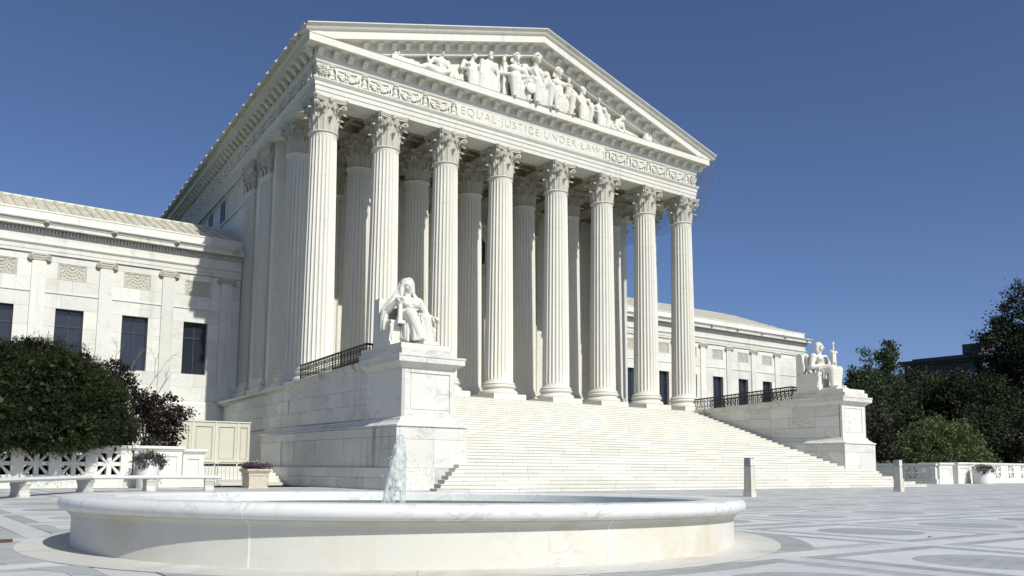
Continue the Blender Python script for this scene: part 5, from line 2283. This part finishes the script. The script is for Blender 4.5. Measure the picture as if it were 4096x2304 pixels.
RB = (50, -9.6, 0)
rbal = thing('balustrade', 'white marble balustrade with pierced stars at the right edge of the plaza', 'balustrade', RB)
balustrade_run(rbal, RB, 47.2, 66, -9.75, .4, 1.55, [51.1 + 2.2 * k for k in range(7)], .48, .86)
panel_pier(rbal, RB, 45.3, 47.19, -10.6, -9.2, 1.52)
panel_pier(rbal, RB, 41.7, 43.6, -11.1, -9.6, 1.46)
O = -Vector(RB)
sw_ = MB()
sw_.box(41.45, 41.85, -11.0, 6, 0, .34)
sw_.box(41.5, 41.8, -10.9, -9.85, .34, 1.26)
sw_.box(41.5, 41.8, -8.55, 6, .34, 1.26)
sw_.box(41.5, 41.8, -9.849, -8.551, .34, .40)
sw_.box(41.5, 41.8, -9.849, -8.551, 1.12, 1.26)
sw_.box(41.42, 41.88, -11.0, 6, 1.27, 1.42)
so_ = sw_.build('side_wall', 'bal', rbal)
so_.location = O
stw = MB()
star_opening(stw, -9.2, .76, .36, 41.53, 41.77, 'y')
stw.box(41.53, 41.77, -9.849, -9.56, .40, 1.12)
stw.box(41.53, 41.77, -8.84, -8.551, .40, 1.12)
so_ = stw.build('pierced_star', 'bal', rbal)
so_.location = O
bk = MB()
bk.box(43.6, 45.32, -9.9, -9.6, 0, 1.3)
so_ = bk.build('wall_block', 'bal', rbal)
so_.location = O
wt = thing('garden_wall', 'far low white wall with a thick coping behind the right balustrade', 'stone wall', (62, 8, 0))
MB().box(-12, 9.8, -.15, .15, 0, 1.62).build('wall', 'bal', wt)
MB().box(-12, 9.85, -.22, .22, 1.62, 1.95).build('coping', 'bal', wt)

# =================================================================== BENCH
bp = [(-16.6, -19.2), (-14.9, -15.7), (-12.45, -11.35), (-10.42, -10.62), (-8.55, -10.98), (-8.18, -11.07)]
bench = thing('bench', 'long low white marble bench on scrolled stone legs left of the fountain', 'bench', (-11, -12, 0))
bO = Vector((11, 12, 0))
zs_l = .53
for i in range(len(bp) - 2):
    p, q = Vector(bp[i + (1 if i else 0)]) if False else Vector(bp[i]), Vector(bp[i + 1])
    if i == len(bp) - 3:
        q = Vector(bp[-1])
        mid = [p, Vector(bp[-2]), q]
    else:
        mid = [p, q]
    d0 = (mid[1] - mid[0]).normalized() * .006
    mid[0] = mid[0] + d0
    mid[-1] = mid[-1] - (mid[-1] - mid[-2]).normalized() * .006
    s = MB()
    s.sweep([(v.x, v.y) for v in mid], [(-.42, zs_l - .12), (.0, zs_l - .12), (.035, zs_l - .10), (.05, zs_l - .06), (.035, zs_l - .02), (0, zs_l), (-.42, zs_l), (-.45, zs_l - .06)])
    o = s.build('seat_slab', 'bench', bench, 40)
    o.location = bO
for i in (1, 2, 3, 4):
    p = Vector(bp[i])
    d = (Vector(bp[i + 1]) - Vector(bp[i - 1])).normalized()
    a = math.atan2(d.y, d.x)
    if i == 1:
        a *= .45
    L = MB()
    prof = [(-.0, 0), (.44, 0), (.43, .06), (.40, .09), (.385, .18), (.41, .30), (.44, .36), (.43, .41), (.01, .41), (-.02, .36), (.01, .30), (.04, .18), (.03, .09), (.0, .06)]
    L.prism(prof, 'x', -.15, .15)
    L.add(*cyl_x(.05, .345, .055, -.165, .165))
    L.add(*cyl_x(.37, .345, .055, -.165, .165))
    o = L.build('bench_leg', 'ped_leg', bench)
    o.location = Vector((p.x, p.y, 0)) + bO
    o.rotation_euler = (0, 0, a)


# =================================================================== POTS AND PLANTER
def leaf_cloud(name, subs, n, size, mat, parent=None, seed=1, aspect=2.0, shell=.55, clump=0, droop=0.0, loc=(0, 0, 0), flat=0.0, spread=.25, upbias=0.0):
    """many small leaf faces spread through a union of ellipsoids [(centre, radii)]"""
    r = np.random.default_rng(seed)
    vols = np.array([s[1][0] * s[1][1] * s[1][2] for s in subs]) ** (2 / 3)
    pick = r.choice(len(subs), clump or n, p=vols / vols.sum())
    C = np.array([s[0] for s in subs], float)[pick]
    Rr = np.array([s[1] for s in subs], float)[pick]
    d = r.normal(size=(len(pick), 3))
    d /= np.linalg.norm(d, axis=1)[:, None]
    rad = (shell + (1 - shell) * r.random(len(pick)) ** .6)[:, None]
    P = C + d * Rr * rad
    D = d
    if clump:
        k = n // clump
        P = np.repeat(P, k, 0)
        D = np.repeat(D, k, 0)
        csz = np.repeat(r.uniform(.6, 1.4, clump), k)[:, None] * spread
        P = P + r.normal(size=P.shape) * csz * np.array([1, 1, .7])
    m = len(P)
    ax = D * .8 + r.normal(size=(m, 3)) * .7
    ax[:, 2] += upbias - droop
    ax /= np.linalg.norm(ax, axis=1)[:, None]
    sd = np.cross(ax, r.normal(size=(m, 3)))
    sd /= np.linalg.norm(sd, axis=1)[:, None]
    L = size * r.uniform(.6, 1.4, m)[:, None]
    Wd = L / aspect * .5
    nrm = np.cross(ax, sd)
    v0 = P
    v1 = P + ax * L * .5 + sd * Wd + nrm * Wd * .3
    v2 = P + ax * L
    v3 = P + ax * L * .5 - sd * Wd + nrm * Wd * .3
    V = np.stack([v0, v1, v2, v3], 1).reshape(-1, 3).astype(np.float32)
    me = bpy.data.meshes.new(name)
    me.vertices.add(4 * m)
    me.vertices.foreach_set('co', V.ravel())
    me.loops.add(4 * m)
    me.loops.foreach_set('vertex_index', np.arange(4 * m, dtype=np.int32))
    me.polygons.add(m)
    me.polygons.foreach_set('loop_start', np.arange(0, 4 * m, 4, dtype=np.int32))
    me.update(calc_edges=True)
    me.materials.append(MT[mat])
    return obj(name, me, parent, loc)


def round_pot(loc, r, h, label, seed, rot=0):
    t = thing('flower_pot', label, 'planter', loc)
    p = MB()
    p.lathe([(r * .90, 0), (r * .94, .02), (r, h * .95), (r, h), (r - .05, h), (r - .05, h - .12), (0.01, h - .12)], 40)
    p.build('pot', 'pot', t, 40)
    MB().lathe([(0.01, h - .10), (r - .055, h - .10)], 24, cap=False).build('soil', 'soil', t)
    leaf_cloud('foliage', [((0, 0, h + .05), (r * 1.0, r * 1.0, .22)), ((-r * .75, -r * .4, h - .08), (r * .5, r * .5, .26)), ((r * .8, -r * .3, h - .06), (r * .45, r * .45, .26)), ((0, -r * .9, h - .02), (r * .7, .14, .18))], 2600, .085, 'greyleaf', t, seed, 1.5, .4, 260, .5, spread=.07)
    leaf_cloud('blossom', [((0, 0, h + .20), (r * .85, r * .8, .10))], 300, .06, 'petal_y', t, seed + 1, 1.1, .3, 60, spread=.05)
    return t


round_pot((-9.60, -6.75, 0), .42, 1.10, 'round white pot with trailing grey plants before the left balustrade', 21)
round_pot((47.2, -11.4, 0), .68, 1.08, 'round white pot with trailing grey plants before the right balustrade', 23)

sq = thing('planter_box', 'square cast-stone planter with purple and white flowers left of the steps', 'planter', (-5.62, -7.45, 0))
p = MB()
p.frustum((0, 0), .40, .40, 0, .07)
p.frustum((0, 0), .38, .40, .07, .50)
p.frustum((0, 0), .425, .425, .50, .55)
p.frustum((0, 0), .40, .40, .55, .60)
p.frustum((0, 0), .42, .50, .60, .70)
p.frustum((0, 0), .50, .50, .70, .765)
p.build('box', 'planter', sq)
MB().box(-.44, .44, -.44, .44, .766, .775).build('soil', 'soil', sq)
leaf_cloud('foliage', [((0, 0, .84), (.52, .5, .12))], 1600, .08, 'greenleaf', sq, 31, 1.6, .2, 200, spread=.05)
leaf_cloud('purple_flowers', [((-.25, -.2, .92), (.32, .34, .10)), ((.3, -.25, .90), (.26, .32, .10))], 900, .055, 'petal', sq, 32, 1.1, .2, 150, spread=.03)
leaf_cloud('pale_flowers', [((0, .0, .97), (.3, .3, .11))], 400, .05, 'petal_y', sq, 33, 1.1, .2, 80, spread=.03)

# =================================================================== BOARDED ENCLOSURE, SIDE STEPS
sst = thing('side_steps', 'short white side steps rising to the boarded enclosure', 'steps', (-4.7, 0, 0))
for k in range(6):
    for i in range(3):
        xa, xb = -7.4 + i * 1.65, -7.4 + (i + 1) * 1.65
        MB().box(xa + 4.7 + .003, min(xb, -2.46) + 4.7 - .003, -2.9 + .42 * k, -2.9 + .42 * (k + 1) + (.03 if k < 5 else 4), .145 * k, .145 * (k + 1) - .003).build('step_stone', 'step', sst)
hd = thing('hoarding', 'cream painted panelled hoarding between the side wall and the cheek wall', 'hoarding', (-4.6, 2.0, .87))
hx = [-6.75, -5.42, -4.26, -3.13, -2.50]
for a, b in zip(hx[:-1], hx[1:]):
    p = MB()
    w_ = b - a - .01
    p.box(0, w_, .06, .10, .12, 2.20)
    fr_ = .16 if w_ > .8 else .12
    for (c, d, e, f) in ((0, fr_, .12, 2.2), (w_ - fr_, w_, .12, 2.2), (fr_, w_ - fr_, .12, .34), (fr_, w_ - fr_, 1.98, 2.2)):
        p.box(c, d, .02, .06, e, f)
    o = p.build('board_panel', 'cream', hd)
    o.location = (a + 4.6 + .005, 0, 0)
    gq = MB()
    for (c, d, e, f) in ((fr_ + .02, fr_ + .038, .36, 1.95), (w_ - fr_ - .038, w_ - fr_ - .02, .36, 1.95), (fr_ + .04, w_ - fr_ - .04, 1.945, 1.965), (fr_ + .04, w_ - fr_ - .04, .36, .375)):
        gq.box(c, d, .052, .061, e, f)
    gq.build('panel_moulding', 'groove', o)
for x in hx[1:-1]:
    MB().box(x + 4.6 - .03, x + 4.6 + .03, -.015, .05, .0, 2.24).build('batten', 'creamtrim', hd)
MB().box(-6.80 + 4.6, -2.48 + 4.6, -.03, .12, 2.21, 2.27).build('top_rail', 'creamtrim', hd)
MB().box(-6.78 + 4.6, -2.52 + 4.6, .04, .12, 0.0, .115).build('bottom_board', 'asphalt', hd)
e_ = MB()
e_.box(-2.20, -2.16, .13, 3.0, .12, 2.2)
for i in range(4):
    e_.box(-2.23, -2.20, .2 + i * .72, .3 + i * .72, .12, 2.2)
e_.build('return_board', 'cream', hd)

# =================================================================== BARRICADES
def barricade_mesh(L_, H_, nb):
    m = MB()
    r = .019
    c = .12
    m.tube([(0, 0, .02), (0, 0, H_ - c), (.035, 0, H_ - .035), (c, 0, H_), (L_ - c, 0, H_), (L_ - .035, 0, H_ - .035), (L_, 0, H_ - c), (L_, 0, .02)], r, 6)
    m.tube([(0, 0, .24), (L_, 0, .24)], r * .9, 6)
    return m


def barricade(loc, rotz, L_, H_, label, nb=9):
    t = thing('barricade', label, 'barrier', loc, 'steel crowd barriers beside the steps', rotz)
    barricade_mesh(L_, H_, nb).build('frame', 'galv', t)
    for i in range(1, nb + 1):
        x = L_ * i / (nb + 1)
        MB().tube([(x, 0, .24), (x, 0, H_)], .0085, 5).build('bar', 'galv', t)
    m = MB()
    for z in (.45, .66):
        m.tube([(0, 0, z), (L_, 0, z)], .007, 5)
    m.build('cross_wire', 'galv', t)
    for x in (.12, L_ - .12):
        MB().tube([(x, -.26, .02), (x, 0, .12), (x, .26, .02)], .014, 5).build('foot', 'galv', t)
    return t


barricade((-7.55, -4.95, 0), 0, 1.10, 1.02, 'steel barrier half hidden by the end pier of the left balustrade', 7)
barricade((-6.36, -5.0, 0), 0, 2.22, 1.02, 'steel barrier behind the square flower planter', 12)
b1 = barricade((40.4, -7.2, 0), -PI / 2, 2.2, 1.17, 'far steel barrier in front of the right pierced wall', 12)
b2 = barricade((40.4, -9.45, 0), -PI / 2, 1.8, 1.17, 'near steel barrier with a white notice by the right pierced wall', 10)
nt_ = MB().box(1.05, 1.42, -.035, -.028, .80, 1.10).build('notice', 'paper', b2)

# =================================================================== BOLLARDS
def bollard(loc, rotz, s, label):
    t = thing('bollard', label, 'bollard', loc, 'square beige notice bollards', rotz)
    t.scale = (s, s, s)
    b = .155
    m = MB()
    m.frustum((0, 0), b + .002, b - .002, 0, .20)
    m.build('foot', 'bollard', t)
    m = MB()
    m.frustum((0, 0), b - .02, b - .035, .205, 1.04)
    m.build('shaft', 'bollard', t)
    m = MB()
    m.frustum((0, 0), b - .034, b - .040, 1.052, 1.30)
    m.build('head', 'bollard', t)
    tr = MB()
    tr.frustum((0, 0), b - .012, b - .012, .2005, .2045)
    tr.frustum((0, 0), b - .028, b - .028, 1.0405, 1.0515)
    tr.frustum((0, 0), b - .030, b - .030, 1.3005, 1.318)
    for sx in (-1, 1):
        for sy in (-1, 1):
            tr.tube([(sx * (b - .020), sy * (b - .020), .205), (sx * (b - .035), sy * (b - .035), 1.04)], .006, 4)
            tr.tube([(sx * (b - .034), sy * (b - .034), 1.052), (sx * (b - .040), sy * (b - .040), 1.30)], .007, 4)
    tr.build('trim', 'bollard_edge', t)
    h = b - .048
    for nm, mat, side in (('notice_plate', 'plate_g', 'x'), ('notice_plate', 'plate_w', 'y')):
        o = MB()
        y = -(b - .034)
        o.box(-h, h, y - .006, y + .01, 1.062, 1.29)
        pl = o.build(nm, mat, t)
        pr_ = MB()
        rows = ((1.262, .7), (1.236, .45), (1.196, .95), (1.150, .9), (1.118, .7)) if side == 'x' else ((1.262, .8), (1.230, .7), (1.190, .85), (1.160, .35), (1.130, .35), (1.100, .3))
        q = random.Random(4)
        for z, w_ in rows:
            x = -h * w_
            while x < h * w_:
                ww = q.uniform(.012, .035)
                pr_.box(x, min(x + ww, h * w_), y - .0085, y - .0065, z - .011, z + .004)
                x += ww + .008
        po = pr_.build('notice_print', 'print' if side == 'x' else 'print_l', pl, kind='stuff')
        if side == 'x':
            pl.rotation_euler = (0, 0, -PI / 2)
    return t


bollard((4.70, -23.98, 0), .12, .95, 'beige notice bollard nearer the fountain, before the steps')
bollard((16.70, -22.25, 0), .05, 1.02, 'beige notice bollard further right, by the foot of the right pedestal')

# =================================================================== LANTERN, NET, LAMP, LITTER
ln = thing('lantern', 'black hanging lantern between the inner columns of the portico', 'lantern', (14.55, 6.0, 14.8))
m = MB()
m.lathe([(.02, -.10), (.10, -.02), (.24, .0), (.26, .06), (.26, .12)], 8)
m.lathe([(.28, 1.38), (.30, 1.44), (.16, 1.62), (.10, 1.70), (.10, 1.78), (.02, 1.85)], 8)
for i in range(8):
    a = 2 * PI * i / 8
    m.tube([(.25 * math.cos(a), .25 * math.sin(a), .10), (.27 * math.cos(a), .27 * math.sin(a), 1.40)], .022, 5)
m.build('cage', 'bronze', ln)
MB().lathe([(.21, .12), (.23, 1.38)], 8, cap=False).build('lantern_glass', 'glass', ln)
MB().tube([(0, 0, 1.84), (0, 0, 5.7)], .025, 6).build('chain', 'bronze', ln)
gl = thing('lamp_post', 'lamp post with a white globe standing behind the purple maple', 'lamp', (-8.03, 3.0, 0))
MB().lathe([(.10, 0), (.10, .4), (.05, .5), (.045, 4.55), (.09, 4.62), (.09, 4.68)], 12).build('post', 'bronze', gl, 40)
MB().ico((0, 0, 4.82), .155, 3).build('globe', 'globe', gl, 180)
nm_ = MB()
rows = 8
for i in range(rows + 1):
    t = i / rows
    y = -1.85 + 14 * t
    y2 = -.98 + 13.2 * t
    for j in range(5):
        u = j / 4
        sag = .12 * math.sin(PI * u)
        nm_.v.append((30.33 * (1 - u) + 28.98 * u - sag, y * (1 - u) + y2 * u, 23.62 * (1 - u) + 18.55 * u))
for i in range(rows):
    for j in range(4):
        a = i * 5 + j
        nm_.f.append((a, a + 1, a + 6, a + 5))
net = nm_.build('bird_net', 'net')
tag(net, 'fine translucent bird netting stretched down the right end of the portico', 'netting')
cbl = MB().tube([(30.30, -1.83, 23.6), (29.6, -1.4, 21.2), (29.0, -1.0, 18.6)], .006, 4).build('net_cable', 'bronze', net)
st_ = thing('rusty_bar', 'short rusty bar lying on the paving at the left edge', 'metal bar', (-17.1, -31.0, 0.01))
MB().box(-.35, .10, -.02, .02, 0, .03).build('bar', 'rust', st_)
tw_ = thing('dry_leaf', 'small dry brown leaf lying on the grey paving right of the fountain', 'leaf', (-7.1, -36.16, .006))
lf = MB()
lf.add([(-.06, 0, .0), (0, .018, .012), (.06, 0, .003), (0, -.018, .010), (-.06, 0, -.003), (0, .018, .009), (.06, 0, 0), (0, -.018, .007)], [(0, 1, 2, 3), (7, 6, 5, 4), (0, 4, 5, 1), (1, 5, 6, 2), (2, 6, 7, 3), (3, 7, 4, 0)])
lf.build('leaf_blade', 'rust', tw_)


# =================================================================== TREES
def limbs(root, base, top, r0, crown, n, seed, mat='bark'):
    q = random.Random(seed)
    m = MB()
    b, t = Vector(base), Vector(top)
    pts = [b.lerp(t, i / 5) + Vector((q.uniform(-.1, .1), q.uniform(-.1, .1), 0)) * (i > 0) for i in range(6)]
    m.tube(pts, [r0 * (1 - .75 * i / 5) for i in range(6)], 8)
    m.build('trunk', mat, root)
    for i in range(n):
        c, rr = q.choice(crown)
        p = pts[q.randint(2, 4)]
        e = Vector(c) + Vector((q.uniform(-.7, .7) * rr[0], q.uniform(-.7, .7) * rr[1], q.uniform(-.3, .8) * rr[2]))
        k = MB()
        k.tube([p, p.lerp(e, .5) + Vector((0, 0, .1 * (e - p).length)), e], [r0 * .35, r0 * .2, r0 * .06], 5)
        k.build('limb', mat, root)


def tree(loc, subs, n, size, mat, label, seed, clump, spread, name='tree', cat='tree', trunk=True, r0=.3, aspect=1.7, shell=.5, group=None, upbias=0.0, droop=0.0, nl=5):
    t = thing(name, label, cat, loc, group)
    leaf_cloud('crown', subs, n, size, mat, t, seed, aspect, shell, clump, spread=spread, upbias=upbias, droop=droop)
    if trunk:
        top = max(s[0][2] for s in subs)
        limbs(t, (0, 0, 0), (subs[0][0][0] * .5, subs[0][0][1] * .5, top), r0, subs, nl, seed)
    return t


# big clipped yew over the left balustrade
ysub = [((-.2, 0, 3.4), (2.5, 2.0, 2.1)), ((-2.5, .2, 3.6), (2.4, 2.0, 2.0)), ((1.35, -.1, 2.9), (1.35, 1.5, 1.45)), ((.0, -1.0, 2.3), (1.9, 1.1, 1.0)), ((-2.2, -.9, 2.4), (2.0, 1.2, 1.1)),
        ((.75, .1, 3.85), (1.15, 1.2, 1.05)), ((2.0, 0, 2.2), (1.1, 1.1, .8)), ((-4.6, .2, 3.5), (2.0, 2.0, 2.0)), ((-.9, 0, 4.7), (1.2, 1.1, .75))]
yq = random.Random(44)
yspk = []
for _i in range(70):
    c, r = yq.choice(ysub)
    a, e = yq.uniform(0, 2 * PI), yq.uniform(-.2, 1.5)
    d = Vector((math.cos(a) * math.cos(e), math.sin(a) * math.cos(e), math.sin(e)))
    yspk.append(((c[0] + d.x * r[0] * 1.02, c[1] + d.y * r[1] * 1.02, c[2] + d.z * r[2] * 1.02), (.16, .16, yq.uniform(.14, .30))))
yew = thing('yew_tree', 'big dark clipped yew spreading over the left balustrade', 'tree', (-12.9, -5.6, 0))
leaf_cloud('crown', ysub, 150000, .105, 'yew', yew, 41, 5.0, .84, 2600, spread=.155, upbias=.1)
leaf_cloud('inner_foliage', [(c, tuple(x * .86 for x in r)) for c, r in ysub], 30000, .22, 'yew', yew, 42, 1.6, .75, 2600, spread=.10)
leaf_cloud('young_shoots', yspk, 9000, .10, 'yew', yew, 45, 5.5, .1, 900, spread=.05, upbias=.5)
limbs(yew, (0, 0.4, 0), (0, 0.2, 3.2), .22, ysub, 6, 43)

hg = thing('hedge', 'low dark hedge seen through the stars of the left balustrade', 'hedge', (-13.5, -5.0, 0))
leaf_cloud('foliage', [((-4.5 + 1.5 * i, 0, .65), (1.0, .42, .62)) for i in range(6)], 16000, .16, 'yew', hg, 46, 2.0, .5, 900, spread=.10)
# purple-leaved maple with bare upper twigs
msub = [((0, 0, 2.9), (1.0, .9, .5)), ((.5, 0, 2.4), (1.0, .9, .45)), ((-.4, .1, 3.5), (.8, .8, .5)), ((.9, -.1, 3.1), (.7, .6, .32)), ((.2, -.2, 1.9), (.8, .7, .35)), ((-1.5, 0, 4.7), (.75, .6, .5)), ((-1.2, 0, 4.1), (.7, .6, .4)), ((.3, 0, 3.7), (.6, .5, .25))]
mp = thing('maple_tree', 'small purple-leaved maple with bare grey twigs beside the yew', 'tree', (-8.75, -3.6, 0))
leaf_cloud('crown', msub, 8000, .12, 'maple', mp, 51, 1.5, .2, 330, spread=.14, droop=.3)
limbs(mp, (-.4, 0, 0), (-.3, 0, 3.4), .09, msub, 9, 52)
tg = random.Random(53)


def twig(m, p, d, L, r, dep):
    e = p + d * L
    mid = p + d * L * .5 + Vector((tg.uniform(-.05, .05), tg.uniform(-.05, .05), tg.uniform(-.02, .06))) * L
    m.tube([p, mid, e], [r, r * .8, r * .55], 5)
    if dep:
        for i in range(2):
            nd = (d + Vector((tg.uniform(-.8, .8), tg.uniform(-.5, .5), tg.uniform(-.1, .6)))).normalized()
            twig(m, p.lerp(e, tg.uniform(.45, 1)), nd, L * tg.uniform(.5, .75), r * .6, dep - 1)


for p0, d0, L0 in (((-.55, 0, 3.4), (.42, 0, .9), 1.5), ((-.1, 0, 3.6), (.55, .1, .8), 1.0), ((-1.5, .1, 4.6), (-.1, 0, 1), .8), ((-1.0, .1, 4.4), (.2, .1, 1), .9)):
    m = MB()
    twig(m, Vector(p0), Vector(d0).normalized(), L0, .016, 3)
    m.build('bare_branch', 'palebark', mp)

# right-hand trees
G_ = 'trees and shrubs beyond the right balustrade'


def cone(h, r, z0, n=6, lean=0.0, seed=0):
    q = random.Random(seed)
    out = []
    for i in range(n):
        t = i / (n - 1)
        rr = r * (1 - .80 * t) * q.uniform(.85, 1.15)
        out.append(((q.uniform(-.3, .3) * r + lean * t, q.uniform(-.3, .3) * r, z0 + (h - z0) * t * .93), (rr, rr, (h - z0) / n * .9)))
    for i in range(10):
        t = q.random() * .85
        a = q.uniform(0, 2 * PI)
        rr = r * (1 - .7 * t)
        out.append(((rr * math.cos(a) * .8, rr * math.sin(a) * .8, z0 + (h - z0) * t + .8), (r * .28, r * .28, r * .5)))
    return out


def dome(rx, ry, z0, z1, n, seed, sub=.42):
    q = random.Random(seed)
    out = [((0, 0, (z0 + z1) / 2), (rx * .75, ry * .75, (z1 - z0) * .42))]
    for i in range(n):
        a = q.uniform(0, 2 * PI)
        e = q.uniform(-.7, 1.35)
        c = (rx * .68 * math.cos(a) * math.cos(e), ry * .68 * math.sin(a) * math.cos(e), (z0 + z1) / 2 + (z1 - z0) * .36 * math.sin(e))
        f = sub * q.uniform(.6, 1.2)
        out.append((c, (rx * f, rx * f, (z1 - z0) * .5 * f)))
    return out


tree((64.9, 8, 0), cone(12.6, 2.7, 3.0, 6, -1.2, 61), 16000, .26, 'ginkgo', 'pointed green tree leaning left just right of the seated man', 62, 420, .34, r0=.25, group=G_, upbias=.5)
tree((72.2, 9.5, 0), cone(14.8, 2.7, 3.0, 7, 0, 63), 16000, .26, 'ginkgo', 'tallest of the pointed green trees, with a narrow top', 64, 420, .34, r0=.25, group=G_, upbias=.5)
tree((83.0, 11, 0), cone(13.0, 3.4, 2.5, 6, .6, 65), 14000, .28, 'ginkgo', 'lower pointed green tree in front of the long dark building', 66, 380, .40, r0=.25, group=G_, upbias=.4)
tree((77, 14, 0), dome(5.2, 5, 2.5, 11.2, 14, 67), 20000, .30, 'dark', 'broad dark tree under the roofline of the long building', 68, 500, .42, group=G_)
tree((92, 16, 0), dome(6.6, 7, 2.5, 14.0, 14, 69), 20000, .30, 'dark', 'rounded dark tree below the chimney of the long building', 70, 500, .42, group=G_)
tree((98.0, 3.0, 0), dome(9.0, 9, 4.0, 24.5, 30, 71, .34), 52000, .32, 'dark', 'huge dark tree rising past the right edge', 72, 1300, .46, r0=.6, group=G_)
tree((85, 6, 0), dome(6.0, 5, 2.6, 12.0, 14, 73), 22000, .30, 'dark', 'dense black-green tree before the huge dark tree', 74, 560, .42, group=G_)
tree((67.5, 2.0, 0), [((-3.4, 0, 2.7), (3.2, 3, 2.1)), ((.6, -.5, 3.6), (3.2, 3, 2.6)), ((-1.4, 0, 4.4), (2.2, 2, 1.7)), ((4.6, .3, 2.9), (3.2, 2.6, 1.9)), ((7.6, .6, 2.0), (2.6, 2.2, 1.4)), ((2.8, 0, 4.4), (1.8, 1.8, 1.4)), ((-5.2, .2, 2.0), (1.6, 1.6, 1.3)), ((.0, 0, 5.4), (1.4, 1.2, .8))], 22000, .24, 'light', 'bright green leafy bush above the right balustrade', 76, 800, .28, name='bush', cat='bush', r0=.15, group=G_)
tree((58.5, 5.5, 0), dome(3.6, 3, 1.2, 7.6, 10, 77), 6500, .3, 'plum', 'dull brownish-green shrub right behind the right pedestal', 78, 300, .35, name='shrub', cat='shrub', r0=.12, group=G_)
tree((60.0, 8.5, 0), dome(4.4, 3, .8, 6.4, 10, 79), 6000, .36, 'dark', 'dark shrub under the leaning pointed tree', 80, 240, .4, name='shrub', cat='shrub', r0=.12, group=G_)
tree((73.0, 9.0, 0), dome(6.0, 3.5, .5, 7.5, 12, 81), 8000, .4, 'dark', 'dark undergrowth between the pointed trees and the bright bush', 82, 300, .45, name='shrub', cat='shrub', r0=.12, group=G_)
tree((86, 12, 0), dome(7, 4, .5, 8.5, 12, 83), 9000, .45, 'dark', 'dark undergrowth beneath the broad trees', 84, 300, .5, name='shrub', cat='shrub', r0=.12, group=G_)
tree((97, 10, 0), dome(8, 4, .3, 8.5, 12, 87), 9000, .4, 'dark', 'dark undergrowth below the huge dark tree', 88, 300, .5, name='shrub', cat='shrub', r0=.12, group=G_)
tree((57.0, 12.5, 0), dome(3.0, 3, .8, 5.2, 8, 85), 4000, .36, 'dark', 'low dark shrub beside the end of the right wing', 86, 200, .4, name='shrub', cat='shrub', r0=.12, group=G_)

# =================================================================== FAR BUILDINGS
def far_building(org, w_, d_, h_, label, seed, roof):
    t = thing('far_building', label, 'building', org)
    MB().box(0, d_, 0, w_, 0, h_).build('wall', 'farwall', t)
    c = MB()
    c.box(-.5, d_ + .5, -.5, w_ + .5, h_ - .9, h_ - .45)
    c.box(-.9, d_ + .9, -.9, w_ + .9, h_ - .45, h_)
    c.build('cornice', 'farwall', t)
    for r in range(3):
        for i in range(int(w_ / 3)):
            y = 1.0 + i * 3.0
            z = h_ - 4.2 - r * 4.2
            o = MB().box(-.08, .05, y, y + 1.4, z, z + 2.4).build('window', 'winframe', t)
            MB().box(-.10, -.082, y + .12, y + 1.28, z + .15, z + 2.25).build('pane', 'glass', o)
    if roof == 'hip':
        m = MB()
        m.frustum((d_ / 2, w_ / 2), d_ / 2 + .4, d_ / 2 - 3.5, h_, h_ + 2.6, w_ / 2 + .4, w_ / 2 - 3.5)
        m.build('roof', 'slate', t)
        m = MB()
        m.box(3.6, d_ - 3.6, 3.6, w_ - 3.6, h_ + 2.6, h_ + 3.3)
        m.build('roof_lantern', 'slate', t)
    else:
        m = MB().box(1.0, d_ - 1, 1.0, w_ - 1, h_, h_ + .5)
        m.build('roof', 'farwall', t)
        MB().box(2, 6, 1.0, 4.4, h_ + .5, h_ + 2.5).build('chimney', 'farwall', t)
    return t


far_building((140, 48.5, 0), 12, 30, 17.2, 'distant dark building with a stepped blue slate roof behind the seated man', 1, 'hip')
far_building((140, 31.0, 0), 14.5, 26, 21.6, 'distant long dark building with a flat cornice and a block chimney', 2, 'flat')
